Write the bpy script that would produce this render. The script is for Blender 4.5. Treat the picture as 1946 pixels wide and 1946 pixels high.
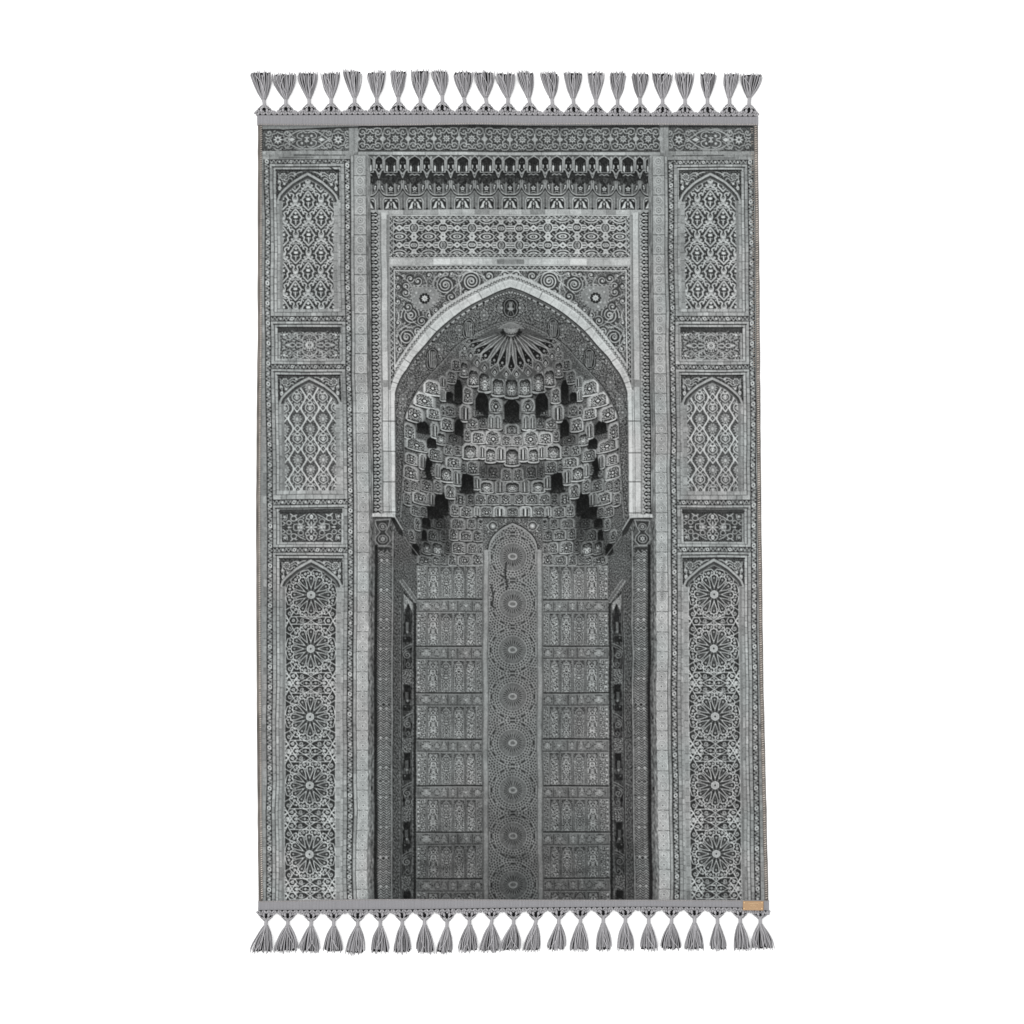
import bpy, bmesh, math, random
import numpy as np

scene = bpy.context.scene
for o in list(bpy.data.objects):
    bpy.data.objects.remove(o)

S = 0.0008                                   # metres per photo pixel (the rug is about 0.78 x 1.34 m with its fringe)

# ---------------------------------------------------------------- camera
cam_data = bpy.data.cameras.new('camera')
cam_data.lens = 100.0
cam_data.sensor_width = 36.0
cam_data.clip_end = 100.0
cam = bpy.data.objects.new('camera', cam_data)
cam.location = (0.0, 0.0, 1946 * S * 100.0 / 36.0 + 0.004)
scene.collection.objects.link(cam)
scene.camera = cam

# ---------------------------------------------------------------- studio light
world = bpy.data.worlds.new('World')
scene.world = world
world.use_nodes = True
bg = world.node_tree.nodes['Background']
bg.inputs['Color'].default_value = (1.0, 1.0, 1.0, 1.0)
bg.inputs['Strength'].default_value = 1.5

def lamp(name, loc, power, size):
    d = bpy.data.lights.new(name, 'AREA')
    d.energy = power
    d.shape = 'DISK'
    d.size = size
    o = bpy.data.objects.new(name, d)
    o.location = loc
    v = -o.location.normalized()
    o.rotation_euler = v.to_track_quat('-Z', 'Y').to_euler()
    scene.collection.objects.link(o)

lamp('softbox_overhead', (0.4, -0.3, 7.0), 60.0, 2.5)
lamp('softbox_key', (-4.6, 4.2, 4.4), 230.0, 0.7)

scene.view_settings.view_transform = 'Standard'
scene.view_settings.look = 'None'
scene.view_settings.exposure = 0.0
scene.view_settings.gamma = 1.0
scene.view_settings.use_curve_mapping = False
LIGHT = 1.80                                 # light falling on the flat rug, in units of a white surface's picture value

# ---------------------------------------------------------------- print painter
class Canvas:
    def __init__(s, x0, y0, x1, y1, sc, v=0.5):
        s.x0, s.y0, s.sc = x0, y0, sc
        s.W, s.H = int((x1 - x0) * sc), int((y1 - y0) * sc)
        s.a = np.full((s.H, s.W), v, np.float32)
        s.clip = None
        s.M = [np.array([[1, 0, 0], [0, 1, 0]], float)]

CV = None
TAU = 2 * math.pi

def push(ox, oy, sx=1.0, sy=None, rot=0.0):
    sy = sx if sy is None else sy
    c, s = math.cos(rot), math.sin(rot)
    A = np.array([[c * sx, -s * sy, ox], [s * sx, c * sy, oy], [0, 0, 1]])
    B = np.vstack([CV.M[-1], [0, 0, 1]])
    CV.M.append((B @ A)[:2])

def pop():
    CV.M.pop()

def tf(pts):
    p = np.asarray(pts, float).reshape(-1, 2)
    m = CV.M[-1]
    q = p @ m[:, :2].T + m[:, 2]
    return (q - (CV.x0, CV.y0)) * CV.sc

def mscale():
    m = CV.M[-1]
    return math.sqrt(abs(m[0, 0] * m[1, 1] - m[0, 1] * m[1, 0]))

def box(q, pad):
    x0 = max(0, int(q[:, 0].min() - pad)); x1 = min(CV.W, int(q[:, 0].max() + pad) + 2)
    y0 = max(0, int(q[:, 1].min() - pad)); y1 = min(CV.H, int(q[:, 1].max() + pad) + 2)
    if x1 <= x0 or y1 <= y0:
        return None
    return x0, y0, x1, y1

def blend(b, cov, val):
    x0, y0, x1, y1 = b
    if CV.clip is not None:
        cov = cov * CV.clip[y0:y1, x0:x1]
    t = CV.a[y0:y1, x0:x1]
    t += (val - t) * cov

def grid(b):
    x0, y0, x1, y1 = b
    return np.arange(x0, x1, dtype=np.float32)[None, :] + 0.5, np.arange(y0, y1, dtype=np.float32)[:, None] + 0.5

def segdist(X, Y, q, closed):
    d2 = None
    n = len(q)
    for i in range(n if closed else n - 1):
        ax, ay = q[i]; bx, by = q[(i + 1) % n]
        ex, ey = bx - ax, by - ay
        l2 = ex * ex + ey * ey + 1e-9
        t = np.clip(((X - ax) * ex + (Y - ay) * ey) / l2, 0, 1)
        d = (X - ax - t * ex) ** 2 + (Y - ay - t * ey) ** 2
        d2 = d if d2 is None else np.minimum(d2, d)
    return np.sqrt(d2)

def stroke(pts, w, val, alpha=1.0, closed=False):
    q = tf(pts)
    if closed:
        q = np.vstack([q, q[:1]])
    hw = w * mscale() * CV.sc / 2
    stroke_q(q, hw, val, alpha)

def stroke_q(q, hw, val, alpha):
    if len(q) < 2:
        return
    ext = (np.ptp(q[:, 0]) + 4) * (np.ptp(q[:, 1]) + 4)
    if len(q) > 3 and ext * len(q) > 60000:
        m = len(q) // 2
        stroke_q(q[:m + 1], hw, val, alpha); stroke_q(q[m:], hw, val, alpha)
        return
    b = box(q, hw + 1)
    if b is None:
        return
    X, Y = grid(b)
    d = segdist(X, Y, q, False)
    blend(b, np.clip(hw + 0.5 - d, 0, 1) * (alpha * min(1.0, 2 * hw)), val)

def inside(X, Y, q):
    ins = np.zeros(np.broadcast(X, Y).shape, bool)
    n = len(q)
    for i in range(n):
        ax, ay = q[i]; bx, by = q[(i + 1) % n]
        if ay == by:
            continue
        cond = (ay > Y) != (by > Y)
        xi = (bx - ax) * (Y - ay) / (by - ay) + ax
        ins ^= cond & (X < xi)
    return ins

def fill(pts, val, alpha=1.0):
    q = tf(pts)
    b = box(q, 1)
    if b is None:
        return
    X, Y = grid(b)
    ins = inside(X, Y, q)
    if ins.size > 250000:
        cov = ins.astype(np.float32)
    else:
        d = segdist(X, Y, q, True)
        cov = np.clip(0.5 + np.where(ins, d, -d), 0, 1)
    blend(b, cov * alpha, val)

def polymask(pts):
    q = tf(pts)
    m = np.zeros((CV.H, CV.W), np.float32)
    b = box(q, 1)
    X, Y = grid(b)
    m[b[1]:b[3], b[0]:b[2]] = inside(X, Y, q)
    return m

def rect(x0, y0, x1, y1, val, alpha=1.0):
    fill([(x0, y0), (x1, y0), (x1, y1), (x0, y1)], val, alpha)

def ell(x, y, rx, ry, val, alpha=1.0, rot=0.0, n=18):
    t = np.arange(n) * TAU / n
    c, s = math.cos(rot), math.sin(rot)
    ex, ey = rx * np.cos(t), ry * np.sin(t)
    fill(np.stack([x + ex * c - ey * s, y + ex * s + ey * c], 1), val, alpha)

def ring(x, y, rx, ry, w, val, alpha=1.0, n=20):
    t = np.arange(n + 1) * TAU / n
    stroke(np.stack([x + rx * np.cos(t), y + ry * np.sin(t)], 1), w, val, alpha)

def disc(x, y, r, val, alpha=1.0):
    ell(x, y, r, r, val, alpha, n=12 if r < 4 else 20)

def smooth(pts, n=5):
    p = np.asarray(pts, float)
    P = np.vstack([2 * p[0] - p[1], p, 2 * p[-1] - p[-2]])
    out = []
    for i in range(1, len(P) - 2):
        for k in range(n):
            t = k / n
            a, b, c, d = P[i - 1], P[i], P[i + 1], P[i + 2]
            out.append(0.5 * (2 * b + (c - a) * t + (2 * a - 5 * b + 4 * c - d) * t * t + (3 * b - a - 3 * c + d) * t ** 3))
    out.append(p[-1])
    return np.array(out)

def spiral(x, y, r, turns=1.8, a0=0.0, dr=1, w=1.2, val=0.66, rmin=0.12):
    n = int(14 * turns) + 4
    t = np.linspace(0, 1, n)
    rr = r * (rmin + (1 - rmin) * t)
    a = a0 + dr * turns * TAU * t
    stroke(np.stack([x + rr * np.cos(a), y + rr * np.sin(a)], 1), w, val)

def star(x, y, r1, r2, n, val, a0=-math.pi / 2, alpha=1.0):
    k = np.arange(2 * n)
    r = np.where(k % 2 == 0, r1, r2)
    a = a0 + k * math.pi / n
    fill(np.stack([x + r * np.cos(a), y + r * np.sin(a)], 1), val, alpha)

def starline(x, y, r1, r2, n, w, val, a0=-math.pi / 2):
    k = np.arange(2 * n + 1)
    r = np.where(k % 2 == 0, r1, r2)
    a = a0 + k * math.pi / n
    stroke(np.stack([x + r * np.cos(a), y + r * np.sin(a)], 1), w, val)

def vnoise(h, w, sy, sx, rng):
    gh, gw = max(2, int(h / sy) + 2), max(2, int(w / sx) + 2)
    g = rng.standard_normal((gh, gw)).astype(np.float32)
    yi = np.linspace(0, gh - 1.001, h); xi = np.linspace(0, gw - 1.001, w)
    y0 = yi.astype(int); x0 = xi.astype(int)
    fy = (yi - y0)[:, None].astype(np.float32); fx = (xi - x0)[None, :].astype(np.float32)
    r0 = g[y0]; r1 = g[y0 + 1]
    r = r0 * (1 - fy) + r1 * fy
    return r[:, x0] * (1 - fx) + r[:, x0 + 1] * fx

def speckle(pts, base, amp, sy, sx, seed, lo=0.08, hi=0.75):
    """rough carved stone seen from afar: a noise field inside a polygon"""
    q = tf(pts); b = box(q, 1)
    if b is None:
        return
    X, Y = grid(b)
    cov = inside(X, Y, q).astype(np.float32)
    h, w = cov.shape
    rng = np.random.default_rng(seed)
    n = vnoise(h, w, sy * CV.sc, sx * CV.sc, rng) + 0.6 * vnoise(h, w, sy * CV.sc / 2, sx * CV.sc / 2, rng)
    blend(b, cov, np.clip(base + amp * n, lo, hi))

RNG = np.random.default_rng(11)

def brick_v(x0, x1, y0, y1, ln, tone, joint=0.13, jw=1.15, var=0.03):
    """a vertical strip of bricks"""
    rect(x0, y0, x1, y1, tone)
    y = y0 - RNG.uniform(0, ln)
    while y < y1:
        l = ln * RNG.uniform(0.75, 1.3)
        a, b = max(y, y0), min(y + l, y1)
        if b > a:
            rect(x0, a, x1, b, tone + RNG.normal(0, var))
            if y0 < b < y1:
                stroke([(x0, b), (x1, b)], jw, joint, 0.8)
        y += l

def brick_h(x0, x1, y0, y1, ln, tone, joint=0.13, jw=1.15, var=0.03):
    rect(x0, y0, x1, y1, tone)
    x = x0 - RNG.uniform(0, ln)
    while x < x1:
        l = ln * RNG.uniform(0.75, 1.3)
        a, b = max(x, x0), min(x + l, x1)
        if b > a:
            rect(a, y0, b, y1, tone + RNG.normal(0, var))
            if x0 < b < x1:
                stroke([(b, y0), (b, y1)], jw, joint, 0.8)
        x += l

def vine(x0, y0, x1, y1, pitch=38.5, phase=0.0, bg=0.17, lt=0.6):
    """carved flower border along the longer side of a rectangle"""
    rect(x0, y0, x1, y1, bg)
    vert = (y1 - y0) > (x1 - x0)
    L = (y1 - y0) if vert else (x1 - x0)
    W = (x1 - x0) if vert else (y1 - y0)
    if vert:
        push((x0 + x1) / 2, y0)
    else:
        push(x0, (y0 + y1) / 2, 1, 1, -math.pi / 2)
    h = W / 2
    stroke([(-h, 0), (-h, L)], 0.8, 0.42, 0.8); stroke([(h, 0), (h, L)], 0.8, 0.42, 0.8)
    s = -pitch + phase
    k = 0
    while s < L + pitch:
        for (o, kind) in ((0, 0), (pitch / 2, 1)):
            y = s + o
            if -4 < y < L + 4:
                if kind == 0:
                    disc(0, y, h * 0.66, lt + 0.1); disc(0, y, h * 0.26, bg)
                else:
                    star(0, y, h * 0.88, h * 0.34, 6, lt + .04)
            for sg in (-1, 1):
                a = y + sg * pitch * 0.13
                f = sg * (1 if kind else -1)
                if -2 < a < L + 2:
                    stroke(smooth([(-f * h * .55, y + sg * pitch * .08), (f * h * .1, y + sg * pitch * .14), (f * h * .6, y + sg * pitch * .12)], 3), 1.5, lt)
                    stroke(smooth([(f * h * .62, y + sg * pitch * .17), (-f * h * .1, y + sg * pitch * .2), (-f * h * .65, y + sg * pitch * .25)], 3), 1.6, lt - .04)
                    disc(f * h * .5, y + sg * pitch * .235, h * .17, lt - .05)
        s += pitch
        k += 1
    pop()

# little carved motifs in a unit box, light on dark
def motif(k, v, rng):
    if k == 0:      # twin scrolls
        for s in (-1, 1):
            push(0, 0, s, 1)
            spiral(0.45, 0.1, 0.42, 1.3, 2.6, 1, 0.2, v)
            stroke(smooth([(0.03, 0.85), (0.2, 0.6), (0.75, 0.65)], 4), 0.17, v)
            stroke(smooth([(0.05, -0.2), (0.3, -0.55), (0.8, -0.7)], 4), 0.17, v)
            pop()
        ell(0, -0.45, 0.12, 0.3, v + .06); disc(0, 0.15, 0.13, v + .1)
    elif k == 1:    # rosette with petals
        for i in range(8):
            a = i * TAU / 8 + .2
            ell(0.55 * math.cos(a), 0.55 * math.sin(a), 0.26, 0.12, v, 1, a, 8)
        disc(0, 0, 0.24, v + .12); disc(0, 0, 0.1, 0.15)
        for sx in (-1, 1):
            for sy in (-1, 1):
                disc(sx * .8, sy * .8, .13, v - .05)
    elif k == 2:    # palmette
        for s in (-1, 1):
            stroke(smooth([(0, .9), (s * .35, .5), (s * .75, .55), (s * .8, .1)], 4), .17, v)
            stroke(smooth([(0, .5), (s * .3, .1), (s * .6, -.05), (s * .65, -.5)], 4), .17, v)
            stroke(smooth([(0, .0), (s * .22, -.4), (s * .3, -.85)], 4), .17, v)
        ell(0, -.35, .11, .42, v + .1)
        disc(0, .45, .16, v + .1)
    elif k == 3:    # slanting leaves
        for i in range(5):
            y = -.8 + .4 * i
            stroke(smooth([(-.75, y + .2), (-.2, y), (.1, y - .3)], 3), .17, v - .03)
            stroke(smooth([(.8, y + .1), (.35, y), (.15, y + .25)], 3), .17, v)
        disc(.1, .1, .2, v + .12)
    elif k == 4:    # slim chain
        for y in (-.6, 0, .6):
            ring(0, y, .42, .26, .22, v); disc(0, y, .12, v + .15)
    elif k == 5:    # bold ring
        ring(0, .05, .62, .62, .2, v + .06); disc(-.28, 0, .15, v); disc(.28, 0, .15, v); disc(0, .25, .2, v + .12)
        stroke([(-.5, -.8), (0, -.55), (.5, -.8)], .16, v)
    elif k == 6:    # shattered scroll
        for _ in range(12):
            x, y = rng.uniform(-.8, .8, 2); a = rng.uniform(0, TAU); l = rng.uniform(.15, .4)
            stroke(smooth([(x, y), (x + l * math.cos(a), y + l * math.sin(a)), (x + l * math.cos(a) + l * math.cos(a + 1.4), y + l * math.sin(a) + l * math.sin(a + 1.4))], 3), .15, v + rng.uniform(-.1, .1))
        disc(0, 0.1, .16, v + .1)

def gauss(a, r):
    k = np.exp(-.5 * (np.arange(-3 * int(r + 1), 3 * int(r + 1) + 1) / r) ** 2); k /= k.sum()
    n = len(k) // 2
    p = np.pad(a, ((n, n), (0, 0)), 'edge')
    a = sum(w * p[i:i + a.shape[0]] for i, w in enumerate(k))
    p = np.pad(a, ((0, 0), (n, n)), 'edge')
    return sum(w * p[:, i:i + a.shape[1]] for i, w in enumerate(k)).astype(np.float32)

_LAB = {}

def labfield(wl):
    """band-passed noise: winding ribbons of one width, like filigree carving"""
    if wl not in _LAB:
        r = np.random.default_rng(int(wl * 100))
        a = r.standard_normal((1500, 700)).astype(np.float32)
        s = wl * 2.0 / 6.2
        b = gauss(a, s) - gauss(a, s * 1.6)
        _LAB[wl] = b / b.std()
    return _LAB[wl]

def laby(pts, lo, hi, wl=4.4, seed=0, sym=True, alpha=1.0, sharp=1.3, stretch=1.0, symy=False):
    q = tf(pts); b = box(q, 1)
    if b is None:
        return
    X, Y = grid(b)
    cov = inside(X, Y, q).astype(np.float32) * alpha
    f = labfield(wl)
    r = np.random.default_rng(seed)
    h, w = cov.shape
    cx, cy = (q[:, 0].min() + q[:, 0].max()) / 2, (q[:, 1].min() + q[:, 1].max()) / 2
    xi = np.abs(X[0] - cx) if sym else X[0] - b[0]
    yi = np.abs(Y[:, 0] - cy) if symy else Y[:, 0] - b[1]
    yi = yi / stretch
    ox, oy = r.integers(0, max(1, 690 - int(xi.max()) - 2)), r.integers(0, max(1, 1490 - int(yi.max()) - 2))
    v = f[np.clip(oy + yi.astype(int), 0, 1499)][:, np.clip(ox + xi.astype(int), 0, 699)]
    v = .5 + .5 * np.tanh(v * sharp)
    blend(b, cov, lo + (hi - lo) * v)
XCY = [240, 540, 860, 1060, 1323, 1700]
XCX = [968.8, 970.2, 973.3, 974.3, 974.0, 975.3]

def xc(y):
    return np.interp(y, XCY, XCX)

def L(*pts):
    """points read off the left half of the print -> straightened print with its axis at x = 972"""
    p = np.array(pts, float)
    p[:, 0] += 972 - xc(p[:, 1])
    return p

LT, DK = 0.64, 0.17

def spandrel_bits(s):
    """flower and leaves in the corner over a small arch (origin at the corner, unit px)"""
    push(0, 0, s, 1)
    disc(12, 11, 7, LT + .02); disc(12, 11, 4.6, DK); star(12, 11, 4.6, 2, 6, LT); disc(12, 11, 1.6, DK)
    for i in range(8):
        a = i * TAU / 8
        disc(12 + 6 * math.cos(a), 11 + 6 * math.sin(a), 1.0, .3)
    for p in ([(21, 12), (27, 8), (33, 11)], [(22, 15), (27, 14), (29, 18)], [(20, 8), (26, 4), (32, 3)], [(11, 20), (14, 24), (18, 22)], [(7, 20), (6, 27), (8, 33)], [(14, 19), (20, 18), (23, 14)], [(3, 5), (4, 14), (3, 24)], [(36, 6), (42, 3), (48, 2)]):
        stroke(smooth(p, 4), 1.7, LT - .05)
    star(34, 6, 4.4, 2, 5, LT - .04); disc(14, 25, 2.4, LT); disc(4, 20, 2.2, LT); ell(5, 33, 2.4, 4, LT + .05); disc(5, 33, 1, .3)
    pop()

def arch_pts(x, ya, ys, hw, yb):
    r = [(0, 0), (.2, .135), (.5, .37), (.79, .7), (.93, .9), (1, 1.12)]
    h = ys - ya
    lft = [(x - hw * a, ya + h * b) for a, b in r]
    rgt = [(x + hw * a, ya + h * b) for a, b in r]
    return [(x - hw, yb)] + lft[::-1] + rgt[1:] + [(x + hw, yb)]

# ---- the five panel fields
def field_arabesque(x0, x1, y0, y1):
    rect(x0, y0, x1, y1, .16)
    laby([(x0, y0), (x1, y0), (x1, y1), (x0, y1)], 0.12, 0.36, 3.8, 11, True, .7, 1.6)
    cx = (x0 + x1) / 2
    k = 0
    y = 379 - 34.3 * 2
    while y < y1 + 40:
        for i in range(-3, 4):
            if (i + k) % 2:
                continue
            push(cx + 24.3 * i, y)
            g = LT - .02
            for s in (-1, 1):
                push(0, 0, s, 1)
                stroke(smooth([(0, 20), (5, 15), (9.5, 10), (8.5, 5), (11.5, 1), (8, -5), (5, -10), (0, -16)], 4), 2.9, g)
                stroke(smooth([(0, -24.5), (4, -23), (10.5, -18.5), (12.5, -13), (14, -8), (15.5, -7)], 4), 2.2, g + .05)
                stroke(smooth([(-4, -28), (0, -25), (5, -20)], 3), 1.8, g)
                disc(9, -13, 1.5, g); disc(5.2, -17.5, 1.4, g)
                stroke(smooth([(11.5, 1), (14.5, .5), (15.5, 2)], 3), 1.2, g)
                disc(17, 8.5, 2.6, g); ell(20, 12, 2.6, 1.6, g, 1, .8)
                stroke(smooth([(12, 13), (17, 17), (24.3, 15)], 4), 1.9, g)
                stroke([(7, 19), (12, 17), (14, 20)], 1.6, g)
                pop()
            ell(0, -.5, 4.0, 2.6, g + .1); stroke([(-4, 2), (4, 2)], .8, .2)
            star(0, -8.5, 3.8, 1.8, 4, g + .08); ell(0, 8, 1.3, 4.2, g + .08); disc(0, 13.5, 1.4, g); disc(-3, 6, 1.3, g - .05); disc(3, 6, 1.3, g - .05); disc(-5.6, -4, 1, g - .1); disc(5.6, -4, 1, g - .1); disc(-2.6, -3.4, .9, g); disc(2.6, -3.4, .9, g)
            # tulip between the medallions
            for tx in (24.3,):
                for s in (-1, 1):
                    push(tx, 0, s, 1)
                    stroke(smooth([(0, 5), (3.5, 3), (4.4, -3), (2.5, -8), (7, -11.5), (9, -10)], 4), 2.6, g + .02)
                    stroke(smooth([(0, 6), (-6, 12), (-12, 14)], 3), 1.5, g)
                    pop()
                ell(tx, 1, 2.6, 4.6, g + .06); ell(tx, -1, 1, 1.8, .2)
            pop()
        y += 34.3; k += 1

def field_trellis(x0, x1, y0, y1):
    rect(x0, y0, x1, y1, .2)
    laby([(x0, y0), (x1, y0), (x1, y1), (x0, y1)], 0.15, 0.46, 3.6, 12, True, .8, 1.6)
    cx = (x0 + x1) / 2
    for i in range(-3, 4):
        xa = cx + 24.4 * i
        for j in range(-2, 8):
            off = 0 if i % 2 == 0 else 19.5
            yn = 755.5 + 39 * j + off         # node
            yc = yn + 19.5                    # cell centre
            kind = (j + (1 if i % 2 else 0)) % 2
            push(xa, yc)
            if kind:
                g = LT
                for a in range(10):
                    t = a * TAU / 10
                    disc(7.2 * math.cos(t), 1 + 8 * math.sin(t), 1.7, g - .08)
                ell(0, 1, 6.2, 7, g - .12); fill(smooth([(0, -9), (4.5, 0), (3, 6), (0, 7.5), (-3, 6), (-4.5, 0), (0, -9)], 4), .42); ell(0, 1.5, 2.6, 3.6, g)
                ell(0, 13, 3, 1.6, g); disc(-4, 11.5, 1.3, g); disc(4, 11.5, 1.3, g); disc(0, -13, 1.6, g)
            else:
                g = LT + .03
                for s in (-1, 1):
                    push(0, 0, s, 1)
                    stroke(smooth([(0, -6), (4, -8), (8, -3), (8, 3), (3, 7), (0, 9)], 4), 1.8, g)
                    stroke(smooth([(2, -12), (4.5, -9), (2, -5)], 4), 1.7, g)
                    ell(4, 12.5, 2, 2.2, g); disc(4, 12.5, .8, .2); stroke([(10, -7), (6.5, -11)], 1.6, g); disc(9.5, 8, 1.3, g)
                    stroke([(1, -3), (5, 0), (1, 4)], 1.4, g)
                    pop()
                ell(0, 0, 2, 4, g); disc(0, 13, 1.2, g)
            pop()
    for i in range(-4, 4):
        xm = cx + 24.4 * (i + .5)
        pts = []
        for j in range(-6, 14):
            yy = 755.5 + 19.5 * j
            even = (j % 2 == 0) == (i % 2 == 0)
            pts += [(xm + (-3.9 if even else 3.9), yy - 3.5), (xm + (-3.9 if even else 3.9), yy + 3.5)]
        stroke(pts, 2.8, LT + .06)
    for i in range(-3, 4):
        for j in range(-2, 8):
            xa = cx + 24.4 * i; yn = 755.5 + 39 * j + (0 if i % 2 == 0 else 19.5)
            stroke([(xa - 8.5, yn - 4), (xa, yn + 7), (xa + 8.5, yn - 4)], 2.2, LT + .06); stroke([(xa - 8.5, yn + 4), (xa, yn - 7), (xa + 8.5, yn + 4)], 2.0, LT + .04)
            fill([(xa, yn - 3.3), (xa + 3.4, yn), (xa, yn + 3.3), (xa - 3.4, yn)], .18); disc(xa, yn, 1.3, LT)

def field_star(x0, x1, y0, y1):
    rect(x0, y0, x1, y1, .2)
    laby([(x0, y0), (x1, y0), (x1, y1), (x0, y1)], .17, .5, 5.4, 9, True, .8, 1.8, 1.0, True)
    cx, cy = (x0 + x1) / 2, (y0 + y1) / 2
    g = LT - .02
    for sx in (-1, 1):
        for sy in (-1, 1):
            push(cx, cy, sx, sy)
            stroke(smooth([(8, 6), (20, 9), (30, 14), (38, 22), (46, 20), (48, 14), (40, 10), (30, 15), (22, 20), (12, 20)], 4), 1.2, g)
            stroke(smooth([(4, 20), (12, 15), (14, 10), (22, 14), (24, 22)], 4), 1.8, g)
            stroke(smooth([(14, 2), (22, 4), (26, 1), (34, 4), (43, 0)], 4), 1.6, g)
            stroke(smooth([(2, 25), (9, 21), (16, 25), (26, 24), (34, 26)], 4), 1.7, g)
            spiral(20, 15, 5, 1.1, 1, 1, 1.3, g)
            for a in range(6):
                disc(49 + 5.4 * math.cos(a), 19.5 + 5.4 * math.sin(a), 1.2, g + .08)
            star(49, 19.5, 3.6, 1.6, 6, g + .1)
            ell(38, 15.5, 4, 2.2, g - .12, 1, .6)
            stroke([(52, 2), (47, 6), (53, 9)], 1.3, g); disc(30, 8, 1.6, g); ell(28, 21, 3, 1.4, g, 1, -.5)
            stroke(smooth([(0, 22), (4, 18), (3, 14)], 3), 1.4, g)
            fill([(36, 0), (42, 2.6), (49, 0)], g)
            pop()
    for a in range(16):
        t = a * TAU / 16
        disc(cx + 12 * math.cos(t), cy + 11 * math.sin(t), 1.2, g + .1)
    star(cx, cy, 10, 6.4, 12, g + .04); disc(cx, cy, 5, .25); ring(cx, cy, 4.4, 3.4, 1.5, g + .12); disc(cx, cy, 1.4, g)

def field_chain(x0, x1, y0, y1):
    rect(x0, y0, x1, y1, .15)
    laby([(x0, y0), (x1, y0), (x1, y1), (x0, y1)], 0.13, 0.36, 4.2, 13, True, .7, 1.6)
    cx, cy = (x0 + x1) / 2, (y0 + y1) / 2
    g = LT - .04
    for sx in (-1, 1):
        for sy in (-1, 1):
            push(cx, cy, sx, sy)
            ring(20, 11, 5, 4.6, 1.5, g); ring(34, 17, 5.4, 5, 1.6, g); ring(43, 9, 4.4, 4, 1.5, g); ring(7.5, 13, 3.6, 3.6, 1.5, g)
            stroke(smooth([(28, 24), (34, 22), (40, 26)], 4), 1.9, g); stroke(smooth([(12, 24), (22, 19), (28, 14)], 4), 1.5, g)
            stroke(smooth([(12, 4), (17, 1), (24, 6), (33, 5), (34, 0)], 4), 1.6, g); stroke(smooth([(26, 3), (21, 6), (16, 3)], 4), 1.4, g)
            stroke(smooth([(3, 26), (8, 22), (9, 17), (3, 15)], 4), 1.8, g)
            star(51, 20, 5, 2, 5, g - .02); stroke([(55, 4), (50, 8), (56, 12)], 1.6, g); fill([(36, 0), (44, 2.4), (46, 0)], g)
            stroke(smooth([(46, 24), (48, 15), (55, 14)], 4), 1.4, g); disc(15, 18, 1.4, g)
            pop()
    for a in range(8):
        t = a * TAU / 8
        ell(cx + 7 * math.cos(t), cy + 7 * math.sin(t), 4.6, 1.8, g, 1, t, 10)
    disc(cx, cy, 2.4, g + .1)
    for s in (-1, 1):
        ell(cx + s * 22, cy, 5, 2.6, g + .06); disc(cx + s * 22, cy, 1, .2)
        ell(cx, cy + s * 20, 3.2, 4.6, g + .06); disc(cx, cy + s * 20, 1, .2)

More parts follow.
